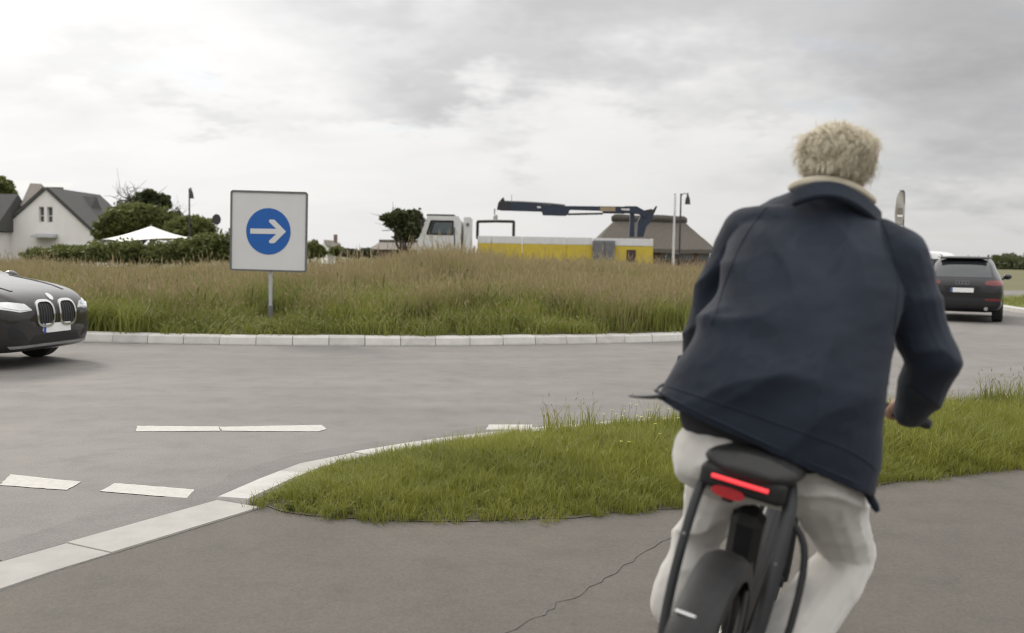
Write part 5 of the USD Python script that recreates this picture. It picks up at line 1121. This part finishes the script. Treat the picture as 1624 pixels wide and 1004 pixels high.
        for k in range(kz):
            w_ = wd * (1 - .8 * k / (kz - 1)); q_ = sd * math.cos(k) + nn_ * math.sin(k) * .6; V += [pts[k] - q_ * w_, pts[k] + q_ * w_]
        for k in range(kz - 1): F += [[b0 + 2 * k, b0 + 2 * k + 1, b0 + 2 * k + 3], [b0 + 2 * k, b0 + 2 * k + 3, b0 + 2 * k + 2]]
    tag(put('curls', trimesh.Trimesh(np.array(V), np.array(F), process=False), hm1, ho, False), kind='stuff')
mk_person()

def inside(poly, n, g):
    from shapely import contains_xy
    x0, y0, x1, y1 = poly.bounds; out = np.zeros((0, 2))
    while len(out) < n:
        P = np.column_stack([g.uniform(x0, x1, n * 2), g.uniform(y0, y1, n * 2)]); out = np.vstack([out, P[contains_xy(poly, P[:, 0], P[:, 1])]])
    return out[:n]
g = np.random.default_rng(11)
# near verge
protos = []
for k in range(9):
    bl, hd = tuft(26, .085, [.10, .12, .14, .16, .11, .13, .19, .24, .30][k], .45, .006, [.55, .5, .6, .45, .7, .6, .4, .35, .25][k], 50 + k, heads=[0, 0, 0, 0, 0, 0, .05, .15, .35][k], head_len=.05, head_w=.004)
    protos.append([('blades', bl, M['blade_near']), ('seed_heads', hd, M['heads'])])
for k in range(2):
    bl, hd = tuft(16, .05, .085, .5, .024, .7, 70 + k); protos.append([('leaves', bl, M['weed'])])
vis = verge.intersection(Polygon([(-3, 4), (-3, 10), (9.2, 15), (9.2, 8.5), (3, 5)]))
P = inside(vis, 13500, g)
from shapely import points as _pts, distance as _dst
d = _dst(vring, _pts(P)); nz = meshkit.noise(np.column_stack([P * 1.5, 0 * d]), 21); dt = _dst(LineString(vt), _pts(P))
kbd = _dst(LineString(KB), _pts(P)); keep = (kbd > .27) & (g.random(len(P)) < np.clip(.55 + d / .10, 0, 1)); P, d, nz, dt = P[keep], d[keep], nz[keep], dt[keep]
idx = g.choice(6, len(P)); long_ = g.random(len(P)) < np.clip(.045 - dt * .04, .008, 1) * (P[:, 0] > .3); idx[long_] = 6 + g.choice(3, long_.sum(), p=[.5, .3, .2])
idx[(g.random(len(P)) < .10) & (nz > .5)] = 9 + g.integers(0, 2)
s = (.60 + .62 * nz) * (1 - .35 * np.clip((.9 - P[:, 0]) / 1.2, 0, 1) * np.clip(1 - (dt - .2) / 1.2, 0, 1)) * np.clip(.6 + d / .5, 0, 1) * g.uniform(.75, 1.2, len(P))
scatter('verge_grass', protos, np.column_stack([P, VZ(P) - .005]), idx, np.column_stack([np.maximum(s, .75), np.maximum(s, .75), s]), g.uniform(0, 2 * PI, len(P)), label='mown green grass covering the verge between the road and the cycle path', cat='grass')
# stray blades that lean out over the dirt
Q = np.array([vl.interpolate(s_).coords[0] for s_ in g.uniform(0, vl.length * .8, 520)]) + g.normal(0, .035, (520, 2)); ss = g.uniform(.25, .75, 520)
scatter('edge_grass', protos[:6], np.column_stack([Q, np.full(520, .008)]), g.integers(0, 6, 520), np.column_stack([ss * 1.1, ss * 1.1, ss]), g.uniform(0, 6.28, 520), label='sparse grass creeping over the edge of the cycle path', cat='grass')
# buttercups in the verge
fl = []
for k in range(2):
    V, F = [], []
    for i in range(5):
        a = i * 2 * PI / 5; V += [[0, 0, 0], [.011 * math.cos(a - .5), .011 * math.sin(a - .5), .004], [.013 * math.cos(a), .013 * math.sin(a), .005], [.011 * math.cos(a + .5), .011 * math.sin(a + .5), .004]]; F += [[4 * i, 4 * i + 1, 4 * i + 2], [4 * i, 4 * i + 2, 4 * i + 3]]
    st = tube([[0, 0, -.2], [.01, 0, -.1], [0, 0, 0]], .0012, 4)
    fl.append([('petals', (np.array(V), np.array(F)), mat('petal_yellow' if k == 0 else 'petal_pale_yellow', (.60, .48, .05) if k == 0 else (.58, .52, .14), .6)), ('stem', (st.vertices, st.faces), M['weed'])])
P = inside(Polygon([(.7, 6.2), (.6, 8.2), (2.0, 8.7), (2.4, 6.9)]).intersection(verge), 45, g)
scatter('buttercups', fl, np.column_stack([P, VZ(P) + g.uniform(.10, .22, len(P))]), g.integers(0, 2, len(P)), np.full((len(P), 3), .95), g.uniform(0, 6.28, len(P)), label='small yellow and cream flowers dotted in the verge grass', cat='flowers')
# island meadow
protos = []
for k in range(4):      # short green grass by the kerb
    bl, hd = tuft(38, .23, [.22, .28, .34, .42][k], .45, .014, .45, 100 + k, heads=.06, head_len=.08); protos.append([('blades', bl, M['blade_green']), ('seed_heads', hd, M['heads'])])
for k in range(5):      # tall ripe grass with brown heads
    bl, hd = tuft(38, .28, [.55, .62, .70, .66, .78][k], .3, .011, .30, 110 + k, heads=[.18, .5, .3, .12, .45][k], head_len=.15, head_w=.009); protos.append([('blades', bl, M['blade_dry']), ('seed_heads', hd, M['heads'])])
for k in range(2):      # green clumps within it
    bl, hd = tuft(36, .28, .58, .35, .016, .40, 120 + k, heads=.08, head_len=.12); protos.append([('blades', bl, M['blade_green']), ('seed_heads', hd, M['heads'])])
for k in range(2):      # dark broad-leaved weeds
    bl, hd = tuft(26, .30, .50, .5, .05, .5, 130 + k); protos.append([('leaves', bl, M['weed'])])
N = 15500
a = g.uniform(-PI - .25, .42, N); r = np.sqrt(g.uniform(2.0 ** 2, (RI - .28) ** 2, N))
P = np.column_stack([CX + r * np.cos(a), CY + r * np.sin(a)])
P = P[(P[:, 1] < CY + 9) & (np.abs(P[:, 0]) < P[:, 1] * .60 + 2)]
r = np.hypot(P[:, 0] - CX, P[:, 1] - CY); n1 = meshkit.noise(np.column_stack([P * .45, 0 * r]), 31); n2 = meshkit.noise(np.column_stack([P * .9, 0 * r]), 32)
edge = RI - r
idx = np.zeros(len(P), int)
short = edge < .15 + 3.2 * n1 ** 1.7 + .5 * (n2 - .5)
u = g.random(len(P))
idx = np.where(short, g.choice(4, len(P)), np.where((n2 < .40) | (u < .16), 9 + g.integers(0, 2, len(P)), 4 + g.integers(0, 5, len(P))))
left = np.clip((-2 - P[:, 0]) / 5, 0, 1)
wd = (u > .90) & (n1 > .5) & ~short | ((g.random(len(P)) < .25 * left) & (edge > 4)); idx[wd] = 11 + g.integers(0, 2, wd.sum())
gr = (g.random(len(P)) < .40 * left) & ~short; idx[gr] = 9 + g.integers(0, 2, gr.sum())
gx = np.abs(P[:, 0] + .0265 * P[:, 1]) * 0 + (P[:, 0] / np.maximum(P[:, 1], 1) + .07)
clump = np.exp(-(gx / .055) ** 2) * ((P[:, 1] > 21) & (P[:, 1] < 29))
s = np.where(short, np.clip(.40 + edge / 1.3, .35, 1.25), .80 + .42 * n1 + .32 * clump) * (1 - .45 * np.exp(-((P[:, 0] + 4.2) / 1.3) ** 2 - ((P[:, 1] - 16.0) / 1.1) ** 2)) * g.uniform(.82, 1.18, len(P))
scatter('meadow_grass', protos, np.column_stack([P, GZ(P) - .01]), idx, np.column_stack([np.ones(len(P)), np.ones(len(P)), s]), g.uniform(0, 6.28, len(P)), label='tall ripe meadow grass, green at the kerb and brown above, filling the roundabout island', cat='grass')
# mown tussocks on the right-hand roadside
P = inside(rv.buffer(-.25).intersection(Polygon([(14, 24), (14, 44), (40, 46), (40, 30)])), 2600, g)
scatter('roadside_grass', [p for p in protos[:3]], np.column_stack([P, np.full(len(P), .12)]), g.integers(0, 3, len(P)), np.column_stack([np.ones(len(P)), np.ones(len(P)), g.uniform(.35, .7, len(P))]), g.uniform(0, 6.28, len(P)), label='rough short grass on the roadside right of the dark car', cat='grass')
